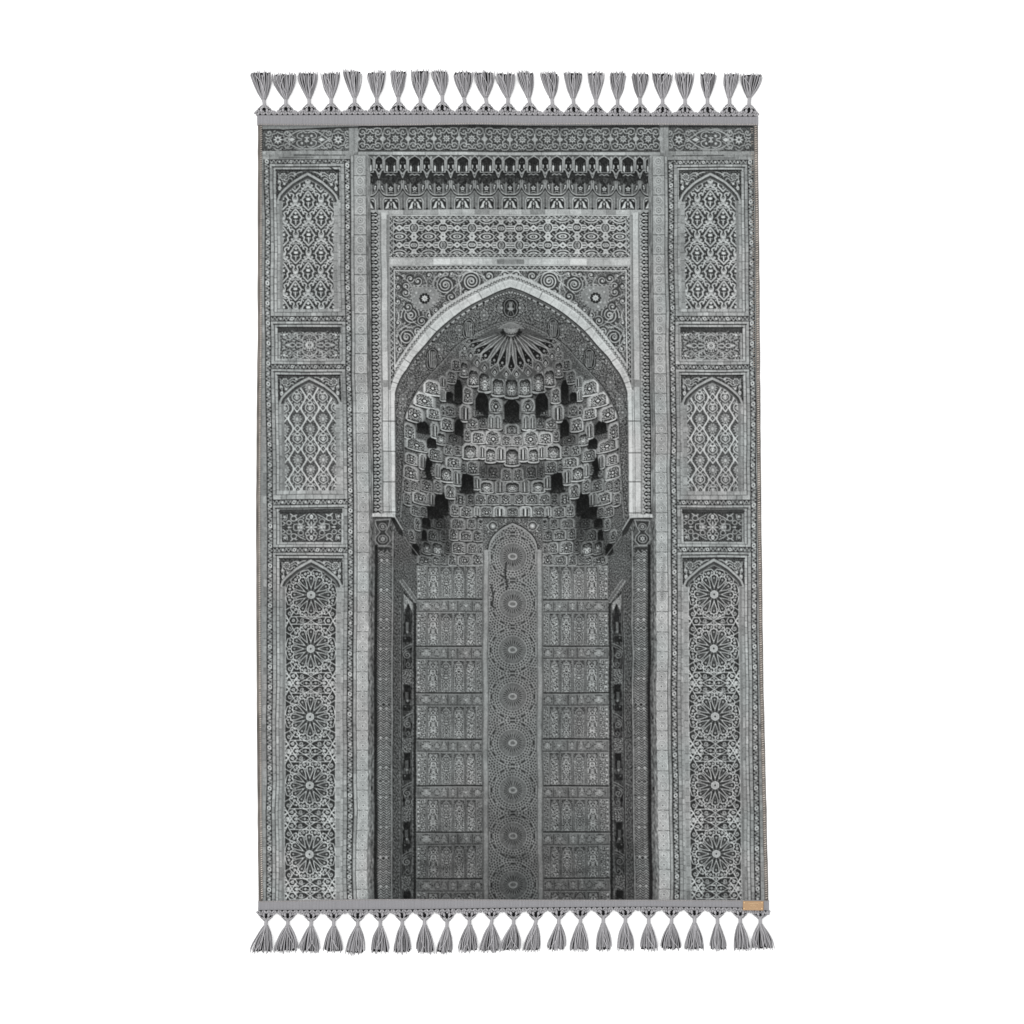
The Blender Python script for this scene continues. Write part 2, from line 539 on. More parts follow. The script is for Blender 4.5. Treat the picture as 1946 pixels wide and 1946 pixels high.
def field_girih(x0, x1, y0, y1):
    rect(x0, y0, x1, y1, .13)
    laby([(x0, y0), (x1, y0), (x1, y1), (x0, y1)], 0.12, 0.3, 3.6, 14, True, .7, 1.6)
    cx = (x0 + x1) / 2
    hw = (x1 - x0) / 2
    g = LT + .1
    ys = [1130, 1232.6, 1361.8, 1492, 1623, 1754]

    def band(ym):
        push(cx, ym)
        for s in (-1, 1):
            push(0, 0, s, 1)
            hexa = [(25, 0), (29, -6.7), (38.5, -6.7), (42, 0), (38.5, 6.7), (29, 6.7)]
            stroke(hexa, 1.4, g, 1, True)
            disc(33.5, 0, 3, g - .06); disc(33.5, 0, 1.1, .15)
            stroke([(-20, 13.5), (20, -13.5)], 1.4, g)
            spiral(16.5, 0, 4.6, 1.3, .4, 1, 1.3, g - .05)
            stroke([(10, 1.6), (20, 4), (25, 0)], .9, g - .1)
            for q in (-1, 1):
                push(0, 0, 1, q)
                stroke([(42, 0), (49, 13)], 1.4, g); stroke([(38.5, 6.7), (28, 24), (20, 14)], 1.3, g)
                stroke([(42, 0), (49, -6)], 1.2, g)
                spiral(40, 14, 5.2, 1.35, 2 * q, q, 1.4, g - .05)
                stroke([(49, 20), (28, 32)], 1.2, g)
                disc(25.5, 13.5, 1.5, g); disc(46, 4, 1.2, g)
                pop()
            pop()
        stroke([(-38, -6.9), (38, -6.9)], 1.3, g); stroke([(-38, 6.9), (38, 6.9)], 1.3, g)
        disc(0, -4, 1.4, g); disc(0, 4, 1.4, g)
        pop()

    def roset(yc):
        push(cx, yc)
        for k in range(12):
            push(0, 0, 1, 1, k * TAU / 12)
            w = 1.25
            stroke([(13, 0), (25, 4.3), (37.4, 6.2), (37.0, 2.4), (39.6, 0), (37.0, -2.4), (37.4, -6.2), (25, -4.3)], w, g, 1, True)
            disc(31.5, 0, 1.9, g - .16); stroke([(20, 0), (34, 0)], .8, g - .3)
            stroke([(7, -1.6), (13, 0)], .9, g - .2); stroke([(7, 1.6), (13, 0)], .9, g - .2)
            pop()
            push(0, 0, 1, 1, (k + .5) * TAU / 12)
            sh = [(33, 0), (36, 3.6), (36.6, 8.8), (41, 11), (47.5, 7.2), (47.8, 0), (47.5, -7.2), (41, -11), (36.6, -8.8), (36, -3.6)]
            stroke(sh, w, g, 1, True)
            disc(41.5, 0, 2.5, g - .02); disc(41.5, 0, .9, .15)
            for s in (-1, 1):
                spiral(41.5, s * 6, 2.2, .9, 1.5, s, 1.3, g - .06)
            stroke([(33, 0), (28, 0)], 1.2, g)
            pop()
        disc(0, 0, 10.5, .2)
        for k in range(6):
            a = k * TAU / 6
            ell(9.5 * math.cos(a), 9.5 * math.sin(a), 4.2, 1.3, .36, 1, a, 8)
        star(0, 0, 8.2, 7.1, 6, .56); starline(0, 0, 7.6, 6.6, 6, 1.2, g); disc(0, 0, 3.2, .38); ring(0, 0, 3, 3, 1, g); disc(0, 0, 1.2, .12)
        pop()

    band((ys[0] + ys[1]) / 2 - .8)
    for a, b in zip(ys[1:-1], ys[2:]):
        m = (a + b) / 2
        band(m - 13); band(m + 13)
        push(cx, m)
        rect(-22, -6, 22, 6, .14)
        for s in (-1, 1):
            push(0, 0, s, 1)
            stroke([(22, 0), (12, -5.6), (2, -5), (.6, 0), (2, 5), (12, 5.6)], 1.4, g, 1, True)
            disc(9, 0, 2.4, g - .04); disc(9, 0, .9, .15); disc(4, 1.5, 1.2, g - .1); disc(14, 0, 1.2, g - .1)
            stroke([(22, 0), (29, -6.5), (34, 0), (29, 6.5)], 1.2, g, 1, True); disc(27.5, 0, 2, g - .06)
            stroke([(34, 0), (42, -13)], 1.3, g); stroke([(34, 0), (42, 13)], 1.3, g)
            spiral(42, 0, 5.4, 1.3, 1, 1, 1.5, g - .04)
            pop()
        pop()
    for y in ys:
        roset(y)
    for s in (-1, 1):
        stroke([(cx + s * (hw - .4), y0), (cx + s * (hw - .4), y1)], 1.2, g)

def small_panel(y0, y1, apex, spring, field, f0, f1):
    CX = 588.0
    brick_v(516, 522, y0, y1, 15, .53); brick_v(523, 528.5, y0, y1, 13, .60)
    brick_v(528.5, 541, y0, y1, 17, .5); brick_v(636, 644, y0, y1, 15, .52); brick_v(644, 650.5, y0, y1, 13, .56); brick_v(650.5, 657, y0, y1, 12, .52)
    stroke([(522.5, y0 + 5), (522.5, y1 - 3)], 1.2, .17); stroke([(528.7, y0 + 8), (528.7, y1 - 6)], 1.1, .2)
    stroke([(650.6, y0 + 5), (650.6, y1 - 3)], .9, .3); stroke([(644, y0 + 8), (644, y1 - 6)], .7, .36)
    brick_h(516, 657, y0, y0 + 4.2, 18, .55); rect(520, y0 + 4.2, 651, y0 + 6.2, .12)
    brick_h(523, 650, y0 + 6.2, y0 + 10, 15, .57); rect(527, y0 + 10, 648, y0 + 12.4, .13)
    hb = y1 - f1
    brick_h(523, 650, f1, f1 + hb * .48, 15, .58); brick_h(516, 657, f1 + hb * .48, y1, 14, .57)
    stroke([(523, f1 + hb * .48), (650, f1 + hb * .48)], .8, .24)
    if apex is None:
        rect(528.5, f0 - 6, 648, f0 + 3, .2)
        field(533, 646, f0, f1)
        rect(533, f0, 646, f0 + 2, .12, .6)
        return
    laby([(528.5, y0 + 12.4), (648, y0 + 12.4), (648, spring + 6), (528.5, spring + 6)], .11, .34, 4.0, 18, True, 1, 1.5)
    spandrel_bits_at(530, y0 + 13, 1); spandrel_bits_at(646.5, y0 + 13, -1)
    fill(arch_pts(CX, apex, spring, 58.5, f1), .56)
    fill(arch_pts(CX, apex + 6.5, spring + 2.5, 54, f1), .24)
    fill(arch_pts(CX + .6, apex + 11, spring + 4, 51, f1), .34)
    stroke(arch_pts(CX, apex + 6.5, spring + 2.5, 54, f1)[1:-1], 1.2, .16)
    stroke(arch_pts(CX, apex, spring, 58.5, f1)[1:-1], .9, .25)
    brick_v(528.9, 534, spring + 10, f1, 18, .54); rect(534, spring + 8, 540, f1, .44)
    brick_v(636, 644, spring + 10, f1, 16, .53)
    m = polymask(arch_pts(CX, apex + 13, spring + 5, 48.6, f1))
    CV.clip = m
    field(539.4, 636.6, apex + 8, f1)
    CV.clip = None
    stroke(arch_pts(CX, apex + 13, spring + 5, 48.6, f1)[1:-1], .8, .55)

def spandrel_bits_at(x, y, s):
    push(x, y, s, 1); spandrel_bits(1); pop()

def paint_wings():
    """the flanking wing: brick margins, vine borders, five panels, tile pilaster"""
    rect(470, 230, 676, 1720, .5)
    brick_v(478, 490, 286, 1716, 30, .48, .3, .8, .015); brick_v(489, 499, 286, 1716, 24, .5, .25, .9, .015); brick_v(498, 504.5, 303, 1716, 15, .5, .22)
    # cornice over the wing
    laby([(480, 236), (676, 236), (676, 288), (480, 288)], .13, .34, 4.0, 15, False, .9, 1.5)
    g = .6
    for x in (531.5, 646.5):
        push(x, 265.5)
        starline(0, 0, 15, 12, 8, 1.7, g - .06); star(0, 0, 9.5, 4.4, 8, g + .1); disc(0, 0, 3.8, .25); ring(0, 0, 3, 3, 1.3, g)
        for a in range(8):
            t = a * TAU / 8 + TAU / 16
            disc(10.5 * math.cos(t), 10.5 * math.sin(t), 1.2, .1)
        for sx in (-1, 1):
            for sy in (-1, 1):
                push(0, 0, sx, sy)
                spiral(17, 13, 6, 1.1, -1, 1, 1.9, g - .04); stroke(smooth([(8, 15), (4, 19), (0, 20)], 3), 1.6, g - .08)
                stroke(smooth([(15, 4), (20, 2), (23, 5)], 3), 1.6, g)
                pop()
        pop()
    push(586, 265.5)
    for sx in (-1, 1):
        for sy in (-1, 1):
            push(0, 0, sx, sy)
            stroke(smooth([(0, 18), (14, 17), (26, 12), (38, 3), (44, 0)], 4), 2.2, g - .05)
            stroke(smooth([(2, 13), (8, 15), (17, 11), (18, 4), (10, 1)], 4), 1.6, g); disc(9, 7, 2.4, g - .02)
            stroke(smooth([(22, 3), (27, 6), (34, 14), (40, 18)], 4), 1.6, g - .05)
            stroke(smooth([(28, 16), (36, 17), (42, 12)], 4), 2.2, g - .08); disc(3, 3.4, 1.4, g)
            stroke(smooth([(2, 20.5), (12, 20), (24, 17)], 4), 1.2, g - .05)
            pop()
        fill([(sx * 22, 0), (sx * 28, -4), (sx * 36, 0), (sx * 28, 4)], g + .06)
    ell(0, 0, 2, 6, g - .04)
    pop()
    rect(666, 240, 684, 290, .5); stroke([(666, 240), (666, 288)], 1.2, .3); stroke([(676, 242), (676, 288)], .9, .36); stroke([(683.5, 244), (683.5, 290)], 1.2, .28)
    brick_h(480, 676, 287, 293.5, 16, .5, .25); brick_h(480, 676, 293.5, 298, 26, .47, .16, 1); brick_h(480, 676, 298, 303, 22, .5, .2)
    stroke([(562, 295), (660, 295.5)], 1.1, .14); stroke([(540, 300), (600, 300)], 1, .2)
    # vine borders
    for a, b in ((303, 312.3), (600.5, 611.5), (692, 702), (949, 960), (1039.5, 1050.5)):
        vine(504.5, a, 669, b, 44, 8)
    vine(504.3, 303, 516.4, 1716, 38.4, 4)
    vine(657, 303, 669, 1716, 38.6, 12)
    small_panel(312.3, 600.5, 328, 374, field_arabesque, 352, 587.3)
    small_panel(611.5, 692, None, 0, field_star, 630, 682)
    small_panel(702, 949, 716, 759, field_trellis, 745, 933)
    small_panel(960, 1039.5, None, 0, field_chain, 973, 1030)
    small_panel(1050.5, 1722, 1062.5, 1106, field_girih, 1085, 1722)
    # pilaster strip and medallion tiles
    brick_v(669, 675.3, 297, 1716, 26, .55, .25); stroke([(669.3, 297), (669.3, 1716)], 1, .24); stroke([(675.4, 297), (675.4, 1716)], 1.1, .24)
    n = 78
    for k in range(n):
        y = 296 + 18.85 * k
        f = min(1, max(0, (y - 250) / 900))
        t = .55 + .13 * f + RNG.normal(0, .012)
        rect(676, y, 698.5, y + 18.9, t)
        yc = y + 9.6
        d = -.15
        if y < 690 + RNG.normal(0, 60):
            ring(687.3, yc, 7.4, 7.4, 1.2, t + .1); ring(687.3, yc, 8.6, 8.6, .8, t - .1); starline(687.3, yc, 5.2, 3.6, 8, 1.0, t - .12); star(687.3, yc, 3.6, 2, 8, t + .09); disc(687.3, yc, 1.3, .25)
        else:
            ring(687.3, yc, 7.8, 7.8, 1.1, t + d * 1.25); starline(687.3, yc, 5.6, 4.2, 8, 1.0, t + d); star(687.3, yc, 3, 1.8, 6, t + .08); disc(687.3, yc, 1.3, .22)
            for sx in (-1, 1):
                for sy in (-1, 1):
                    stroke([(687.3 + sx * 10.8, yc + sy * 4), (687.3 + sx * 7, yc + sy * 9)], 1.0, t + d)
        if k % 2 == 1:
            stroke([(676, y + 18.9), (683, y + 18.9), (687, y + 19.9), (691, y + 18.9), (698.5, y + 18.9)], 1.7, .1)
    stroke([(698.7, 297), (698.7, 1716)], 1.2, .3)

def paint_portal():
    X = 972
    # star frieze
    rect(684, 238, 980, 288, .17); laby([(684, 240), (980, 240), (980, 287), (684, 287)], .13, .34, 4.0, 16, False, .9, 1.5)
    for k in range(-1, 6):
        cx = X - (24 + 48.3 * k)
        g = .58
        push(cx, 264)
        starline(0, 0, 15.5, 11, 8, 1.6, g); star(0, 0, 8.6, 4, 8, g + .04); disc(0, 0, 3.2, .3); disc(0, 0, 1.5, g)
        for sx in (-1, 1):
            for sy in (-1, 1):
                push(0, 0, sx, sy)
                spiral(14.5, 12.5, 5.8, 1.05, -.6, 1, 1.7, g - .02)
                stroke(smooth([(7, 17), (10, 20), (20, 19), (23, 10), (24, 3)], 4), 1.3, g)
                stroke(smooth([(0, 17), (4, 18), (7, 14)], 4), 1.5, g)
                pop()
        for s in (-1, 1):
            fill([(s * 17.5, 0), (s * 24.1, -6.2), (s * 30.5, 0), (s * 24.1, 6.2)], g - .02)
        pop()
    brick_h(684, 978, 288.5, 294.6, 48, .57, .2, 1); rect(684, 286.6, 978, 288.5, .22)
    rect(700, 294.6, 980, 300, .2)
    # honeycomb cornice
    rect(700, 296, 980, 400, .3)
    rect(700, 318, 980, 348, .13)
    p = 45.2
    CV.clip = polymask([(700, 290), (974, 290), (974, 401), (700, 401)])
    for k in range(-1, 7):
        cx = X - p * k
        w = 9.5
        # tall niche on the axis of each cell, smaller one between
        for (nx, nw, big) in ((cx, 10.6, True), (cx - p / 2, 6.8, False)):
            push(nx, 296)
            yb = 32 if big else 28
            fill(smooth([(-nw - 2, yb), (-nw - 2, 7), (0, -1.5), (nw + 2, 7), (nw + 2, yb)], 1), .55)
            if not big:
                fill([(-nw - 2, 26), (nw + 2, 26), (0, 36)], .5); fill([(-nw + .5, 26), (nw - .5, 26), (0, 33)], .14)
            fill([(-nw, yb - 1), (-nw, 8), (-nw * .6, 4.4), (0, 1.2), (nw * .6, 4.4), (nw, 8), (nw, yb - 1)], .12)
            for s in (-1, 1):
                push(0, 0, s, 1)
                if big:
                    stroke(smooth([(8, 13), (6.5, 18), (8, 22)], 3), 1.2, .3)
                    fill([(5, 20), (8.5, 17.5), (9, 28), (6, 31)], .66); stroke([(2.5, 18), (2, 30)], 1.3, .24)
                    stroke([(0, 37), (4.5, 34.5), (9, 37)], 1.4, .52)
                else:
                    fill([(2.5, 18), (5.5, 16), (5.4, 25), (3.5, 24)], .62); disc(2, 12, 1, .3)
                pop()
            if not big:
                disc(0, 21, 2, .1); disc(0, 26, 1.1, .5)
            pop()
        for s in (-1, 1):
            disc(cx + s * 14.2, 299.5, 2, .64); disc(cx + s * 14.2, 299.5, .7, .2)
            stroke([(cx + s * 14.2, 303), (cx + s * 14.2, 322)], 1.6, .5)
            stroke([(cx + s * 12, 323), (cx + s * 17, 322.5), (cx + s * p / 2, 338)], 1.7, .5)
        # second tier
        push(cx, 0)
        tier = [(-21, 345), (-12, 340), (0, 337), (12, 340), (21, 345), (21, 360), (16, 367), (8, 371), (-8, 371), (-16, 367), (-21, 360)]
        fill(tier, .3)
        speckle([(-19, 338), (19, 338), (15, 350), (-15, 350)], .15, .05, 5, 1.5, 70 + k, .07, .3)
        for s in (-1, 1):
            stroke([(s * 8, 348), (s * 8, 371)], 1.3, .5); stroke(smooth([(s * 21, 343), (s * 20.5, 360), (s * 14, 368), (s * 7, 371)], 4), 1.6, .54)
            push(s * 15.5, 357, 1, 1, s * .25); ell(0, 0, 3.2, 8, .13); motif(4, .58, RNG) if False else None
            ell(-.5, -1, 1.6, 4.6, .62); disc(-.2, -1, .8, .1); ell(.6, 5, 1, 2, .5); pop()
        stroke([(-8, 370.5), (8, 370.5)], 1.5, .55)
        fill([(-6, 368), (-6, 354), (0, 346), (6, 354), (6, 368)], .13); star(0, 358.5, 5.6, 2.5, 5, .64); disc(0, 358.5, 1.4, .12); stroke([(-4.5, 366.5), (0, 364.5), (4.5, 366.5)], 1.2, .56)
        stroke(smooth([(-22.6, 359), (-17, 368), (-9, 373), (9, 373), (17, 368), (22.6, 359)], 4), 1.9, .1)
        # third tier: winged tiles
        fill([(-22.6, 362), (-16, 370), (-9, 375), (9, 375), (16, 370), (22.6, 362), (22.6, 398), (-22.6, 398)], .37)
        for s in (-1, 1):
            stroke([(s * 19.5, 376), (s * 19.5, 396)], 1.1, .5); stroke([(s * 22, 366), (s * 22, 396)], 1, .28)
            disc(s * 22.6, 397, 2, .1)
        rr = [(-15, 398), (-15, 381), (-12, 376.3), (12, 376.3), (15, 381), (15, 398)]
        fill(rr, .16); stroke(rr, 1.7, .62)
        for s in (-1, 1):
            fill([(s * 1.5, 382), (s * 6, 384), (s * 10, 393), (s * 12.5, 397), (s * 7, 396), (s * 4, 393), (s * 4.5, 388)], .68)
            fill([(s * 6, 379), (s * 12, 380), (s * 13, 385), (s * 9, 382)], .6); stroke([(s * 3, 397), (s * 6, 394.5)], 1.2, .6)
        star(0, 380, 3.4, 1.4, 4, .66); ell(0, 388, 1.4, 3.2, .6); stroke([(0, 393), (0, 398)], 1.4, .6)
        pop()
    speckle([(700, 300), (706, 300), (706, 375), (700, 375)], .14, .06, 5, 2, 5)
    CV.clip = None
    rect(700, 396, 706, 404, .4)
    brick_h(702, 978, 398.8, 408.5, 22, .58, .22, .9, .05)
    # dark reveal beside the pilaster, then the glyph border
    brick_v(699.4, 703, 297, 1716, 60, .42, .3); speckle([(699.4, 297), (707, 297), (707, 1000), (699.4, 1000)], .42, .07, 14, 1.5, 21, .2, .6)
    stroke([(703.5, 400), (703.5, 980)], .9, .24)
    rect(707, 404, 725, 978, .52); stroke([(707.6, 404), (707.6, 978)], 1.7, .1)
    k = 0
    y = 408
    while y < 978:
        push(707, y, 1, 1.2)
        fill([(1.2, -3.4), (3, -3.6), (3.6, -2), (6, -2.4), (8.6, -4.6), (10, -3.8), (14.6, 0), (10, 3.8), (8.6, 4.6), (6, 2.4), (3.6, 2), (3, 3.6), (1.2, 3.4)], .09)
        ell(9, 0, 3, 1.15, .68); stroke([(2, 0), (6, 0)], 1.5, .6)
        fill([(1.6, 6.45), (5.5, 3.0), (9.6, 6.45), (5.5, 9.9)], .58); disc(5.4, 6.45, 2, .36); disc(5.4, 6.45, 1, .56)
        stroke([(10, 5), (15, 2), (15.5, 11), (10, 8)], 1, .62); disc(14.6, 6.45, 1.2, .25); disc(16.6, 0, .8, .3)
        pop()
        y += 12.92
    brick_v(726.5, 737, 404, 978, 58, .66, .36, .9, .02); stroke([(725.4, 404), (725.4, 978)], .8, .36)
    for x, t in ((737.6, .3), (739.2, .7), (740.6, .3)):
        stroke([(x, 410), (x, 742)], 1, t)
    # inscription panel
    def leafband(x0, y0, x1, y1):
        rect(x0, y0, x1, y1, .2)
        vert = y1 - y0 > x1 - x0
        ln = (y1 - y0) if vert else (x1 - x0)
        h = ((x1 - x0) if vert else (y1 - y0)) / 2
        if vert:
            push((x0 + x1) / 2, y0)
        else:
            push(x0, (y0 + y1) / 2, 1, 1, -math.pi / 2)
        s = 2.0
        k = 0
        while s < ln:
            f = 1 if k % 2 else -1
            stroke([(f * h * .7, s - 2.6), (0, s), (-f * h * .7, s + 2.4)], 1.5, .6)
            if k % 3 == 0:
                disc(0, s, 1.9, .64)
            s += 4.7; k += 1
        pop()
    rect(741, 409, 980, 491, .64)
    leafband(742.6, 411, 980, 416.8); leafband(742.6, 483.2, 980, 489); leafband(742.6, 411, 748.6, 489)
    rect(750, 418.4, 980, 482, .19)
    CV.clip = polymask([(750, 418.4), (974, 418.4), (974, 482), (750, 482)])
    px = 55.4
    g = .64
    for i in range(-1, 6):
        ox = X - 27.7 - 17 - px * i
        mx = ox + px / 2
        for j in (-1, 0, 1):
            oy = 450 + 32.6 * j
            ring(ox, oy, 13.5, 7.2, 2.1, g); ell(ox, oy, 8.2, 3.9, g); ell(ox, oy, 4.2, 2.2, .22); disc(ox, oy, 1.2, g)
            fill([(mx - 10, oy), (mx, oy - 5.2), (mx + 10, oy), (mx, oy + 5.2)], g); fill([(mx - 2.4, oy), (mx, oy - 1.8), (mx + 2.4, oy), (mx, oy + 1.8)], .16)
            for s in (-1, 1):
                for q in (-1, 1):
                    fill([(ox + s * 10, oy + q * 8), (ox + s * 14, oy + q * 6), (ox + s * 13.5, oy + q * 10)], g - .04)
                    stroke([(ox + s * 13, oy), (ox + s * 19, oy + q * 5)], 1.3, g)
                    fill([(ox + s * 3.5, oy + q * 9), (ox + s * 6, oy + q * 8.4), (ox + s * 5.5, oy + q * 11)], g)
                    stroke([(mx + s * 4, oy + q * 3), (mx + s * 1, oy + q * 8)], 2.6, g)
        for j in (-.5, .5):
            oy = 450 + 32.6 * j
            fill([(ox - 8.5, oy), (ox, oy - 6.6), (ox + 8.5, oy), (ox, oy + 6.6)], g); fill([(ox - 2.6, oy), (ox, oy - 2), (ox + 2.6, oy), (ox, oy + 2)], .16)
            for s in (-1, 1):
                stroke([(ox + s * 7, oy), (ox + s * 11, oy - 4.6), (ox + s * 18, oy - 4.6)], 2.2, g); stroke([(ox + s * 7, oy), (ox + s * 11, oy + 4.6), (ox + s * 18, oy + 4.6)], 2.2, g)
                ell(mx + s * 13.5, oy, 4.4, 1.8, g); stroke([(mx + s * 9, oy), (mx + s * 18, oy)], 1.0, g)
            kind = (i + (1 if j > 0 else 0)) % 2
            ring(mx, oy, 9.2, 9.6, 2.4, g)
            if kind:
                ell(mx, oy, 5.6, 6.6, g - .12)
                for s in (-1, 1):
                    spiral(mx, oy + s * 3, 2.8, 1.0, 0, s, 1.1, .2)
            else:
                ell(mx, oy, 6.6, 4, g - .02); ell(mx, oy, 4.2, 2.2, .3); ell(mx, oy, 2.2, 1.1, g)
    CV.clip = None
    brick_h(741, 980, 491.5, 503, 30, .65, .4, .8, .03)
    brick_h(X - 26, X + 26, 493, 502, 16, .5, .3, .8, .08)
    # spandrel panel
    rect(741, 503.5, 980, 760, .66)
    leafband(742.6, 505.6, 980, 512.2); leafband(742.6, 505.6, 749, 735)
    arch_o = L((970.2, 529.5), (950, 535.5), (928.4, 545), (903, 557.5), (878.8, 571.5), (845.6, 594), (815.8, 622), (786, 657), (772.8, 675.5), (758, 698), (747, 720), (741, 742))
    arch_i = L((970.2, 545), (952, 550.5), (935, 558), (895.3, 578.8), (862.2, 602), (829, 630), (804, 658), (786, 678), (774.4, 697), (764, 712), (756, 729), (751, 745), (748.7, 762))
    ao, ai = smooth(arch_o, 4), smooth(arch_i, 4)
    sp = np.vstack([[(750.6, 514)], [(980, 514)], [(980, 518.5)], ao[4:] + (-4, -9)])
    sp = sp[(sp[:, 1] < 716) & (sp[:, 0] > 750)]
    sp = np.vstack([sp, [(750.8, 704)]])
    m = polymask(sp)
    CV.clip = m
    rect(741, 510, 980, 730, .22)
    laby(sp, .2, .56, 4.6, 17, False, .75, 1.6)
    def Z(x, y):
        q = L((680 + x / 6.0375, 380 + y / 6.0375))[0]
        return q[0], q[1]
    g = .66
    for (x, y, r, tn, a0, dr, w) in ((1010, 970, 17.5, 2.6, 1, 1, 1.7), (1305, 930, 18.5, 2.9, 2.6, -1, 1.9), (610, 1322, 19, 2.7, 1, -1, 1.7), (560, 1575, 16, 2.2, 0, 1, 1.8), (1500, 872, 9.5, 1.5, 0, 1, 1.7), (1680, 856, 8, 1.4, 3, 1, 1.6),
                                 (545, 985, 8, 1.3, 0, 1, 1.5), (690, 925, 9, 1.3, 0, 1, 1.5), (600, 900, 8, 1.3, 2, -1, 1.5), (735, 1390, 10, 1.6, 2, 1, 1.4), (480, 1710, 7, 1.3, 2, 1, 1.5), (462, 1410, 5.5, 1.2, 0, 1, 1.5), (455, 1165, 6, 1.2, 2, 1, 1.5),
                                 (1240, 1058, 6.5, 1.3, 1, 1, 1.5), (545, 1062, 8.5, 1.4, 1, -1, 1.5), (455, 992, 6, 1.2, 3, 1, 1.5), (1075, 1110, 10, 1.5, 2, -1, 1.4), (690, 1505, 8.5, 1.4, 3, -1, 1.6), (575, 1225, 9, 1.3, 1, 1, 1.4), (820, 860, 6, 1.2, 1, 1, 1.5),
                                 (950, 855, 6, 1.2, 1, -1, 1.5), (1080, 850, 5, 1.2, 1, 1, 1.4), (520, 870, 5, 1.1, 1, 1, 1.5), (450, 890, 5, 1.1, 3, 1, 1.4), (820, 1330, 7, 1.3, 3, 1, 1.4), (900, 1265, 6, 1.2, 3, -1, 1.4), (1000, 1205, 6, 1.2, 0, 1, 1.4), (1120, 1150, 5, 1.2, 0, -1, 1.3), (450, 1560, 4.5, 1, 0, 1, 1.4), (450, 1640, 4, 1, 0, 1, 1.3)):
        zx, zy = Z(x, y)
        disc(zx, zy, r * 1.12, .22); spiral(zx, zy, r, tn, a0, dr, w, g)
        if r > 12:
            ring(zx, zy, r * 1.28, r * 1.25, 1.1, g - .04); ring(zx, zy, r * .18, r * .18, 1.4, g)
            for a in range(9):
                t = a * TAU / 9 + r
                ell(zx + r * 1.08 * math.cos(t), zy + r * 1.08 * math.sin(t), 1.9, 1.0, g - .08, 1, t + 1)
        else:
            disc(zx, zy, 1.7, g + .05)
    for pts in ([(440, 820), (520, 880), (600, 960)], [(1100, 850), (1180, 870), (1280, 815), (1420, 870), (1500, 940), (1600, 880), (1680, 820), (1752, 850)], [(1010, 1080), (1100, 1000), (1180, 930)], [(600, 1420), (480, 1500), (450, 1600), (540, 1720)], [(1150, 900), (1180, 1000), (1160, 1120), (1000, 1180)], [(520, 1240), (640, 1400), (760, 1470)],
                [(440, 1250), (470, 1330), (450, 1400)], [(470, 1440), (450, 1500), (500, 1640), (450, 1800)], [(760, 1260), (830, 1300), (800, 1420)], [(430, 1080), (520, 1120), (600, 1160)], [(860, 960), (900, 880), (1000, 850)], [(760, 880), (800, 960), (760, 970)]):
        stroke(smooth([Z(*p) for p in pts], 5), 1.3, g - .02)
    r2 = np.random.default_rng(4)
    for _ in range(150):
        x, y = r2.uniform(752, 972), r2.uniform(514, 705)
        a = r2.uniform(0, TAU)
        ell(x, y, r2.uniform(1.2, 2.4), r2.uniform(.7, 1.2), g - r2.uniform(0, .12), 1, a, 8)
    # pendant medallion
    med = smooth([Z(*p) for p in ((590, 962), (680, 985), (780, 982), (870, 990), (930, 1050), (945, 1110), (905, 1190), (850, 1240), (790, 1268), (690, 1255), (625, 1180), (605, 1090), (610, 1020), (590, 962))], 4)
    fill(med, .47); stroke(med, 3, .62)
    seg = 0
    for a, b in zip(med[:-1], med[1:]):
        if seg % 2:
            stroke([a, b], 1.6, .16)
        seg += 1
    r3 = np.random.default_rng(9)
    for (x, y, r) in ((830, 1035, 2.4), (870, 1080, 2), (740, 1225, 2.4), (665, 1180, 2), (870, 1180, 2), (670, 1060, 2), (790, 1020, 1.6)):
        zx, zy = Z(x, y); disc(zx, zy, r, .7); disc(zx, zy, .8, .4)
    for _ in range(16):
        zx, zy = Z(r3.uniform(640, 900), r3.uniform(1010, 1220)); disc(zx, zy, r3.uniform(1, 2.4), .47 + r3.normal(0, .07))
    zx, zy = Z(770, 1127)
    disc(zx, zy, 9.5, .14)
    for a in range(10):
        t = a * TAU / 10
        disc(zx + 9.2 * math.cos(t), zy + 9.2 * math.sin(t), 1.9, .14)
    star(zx, zy, 7.4, 4.2, 8, .72); disc(zx, zy, 2.2, .4); disc(zx, zy, 1, .75)
    CV.clip = None
    stroke(sp, 1.5, .68, 1, True)
    # leaf band following the arch, then the pale voussoirs
    n = 0
    for a, b in zip(ao[:-1], ao[1:]):
        tx, ty = b - a
        l = math.hypot(tx, ty); nx, ny = ty / l, -tx / l
        if nx > 0 and ny > 0:
            nx, ny = -nx, -ny
        k = max(1, int(l / 2.6))
        for i in range(k):
            px_, py_ = a + (b - a) * (i / k)
            o = -3.6
            cxp, cyp = px_ - abs(nx) * 3.2, py_ - abs(ny) * 3.6
            if cxp > 744:
                stroke([(cxp - tx / l * 1.3 + (1 if n % 2 else -1) * nx * 1.6, cyp - ty / l * 1.3 + (1 if n % 2 else -1) * ny * 1.6), (cxp + tx / l, cyp + ty / l)], 1.5, .2 if n % 3 else .34)
            n += 1
    stroke(ao, 1.1, .28)
    band = np.vstack([ao, [(741, 980)], [(750, 980)], ai[::-1]])
    fill(band, .72)
    stroke(ao + (1.5, 1.5), 1.3, .78)
    # joints square to the curve
    for i in range(2, len(ai) - 1, 2):
        dd = np.hypot(*(ao - ai[i]).T)
        j = int(dd.argmin())
        stroke([ai[i], ao[j]], .8, .52 if i % 10 else .16)
    # soffit: everything under the arch
    inner = np.vstack([[(980, 545)], ai, [(748.6, 985)], [(980, 985)]])
    fill(inner, .34)
    s1 = np.array([(0, 6), (-2, 6)])
    sof_i = L((970, 609), (950, 613), (928, 622), (895, 640), (870, 657.5), (845.6, 683), (829, 700), (804, 729), (787.7, 755), (772.8, 784), (768.5, 802), (768, 830), (767, 880), (764, 930), (760, 985))
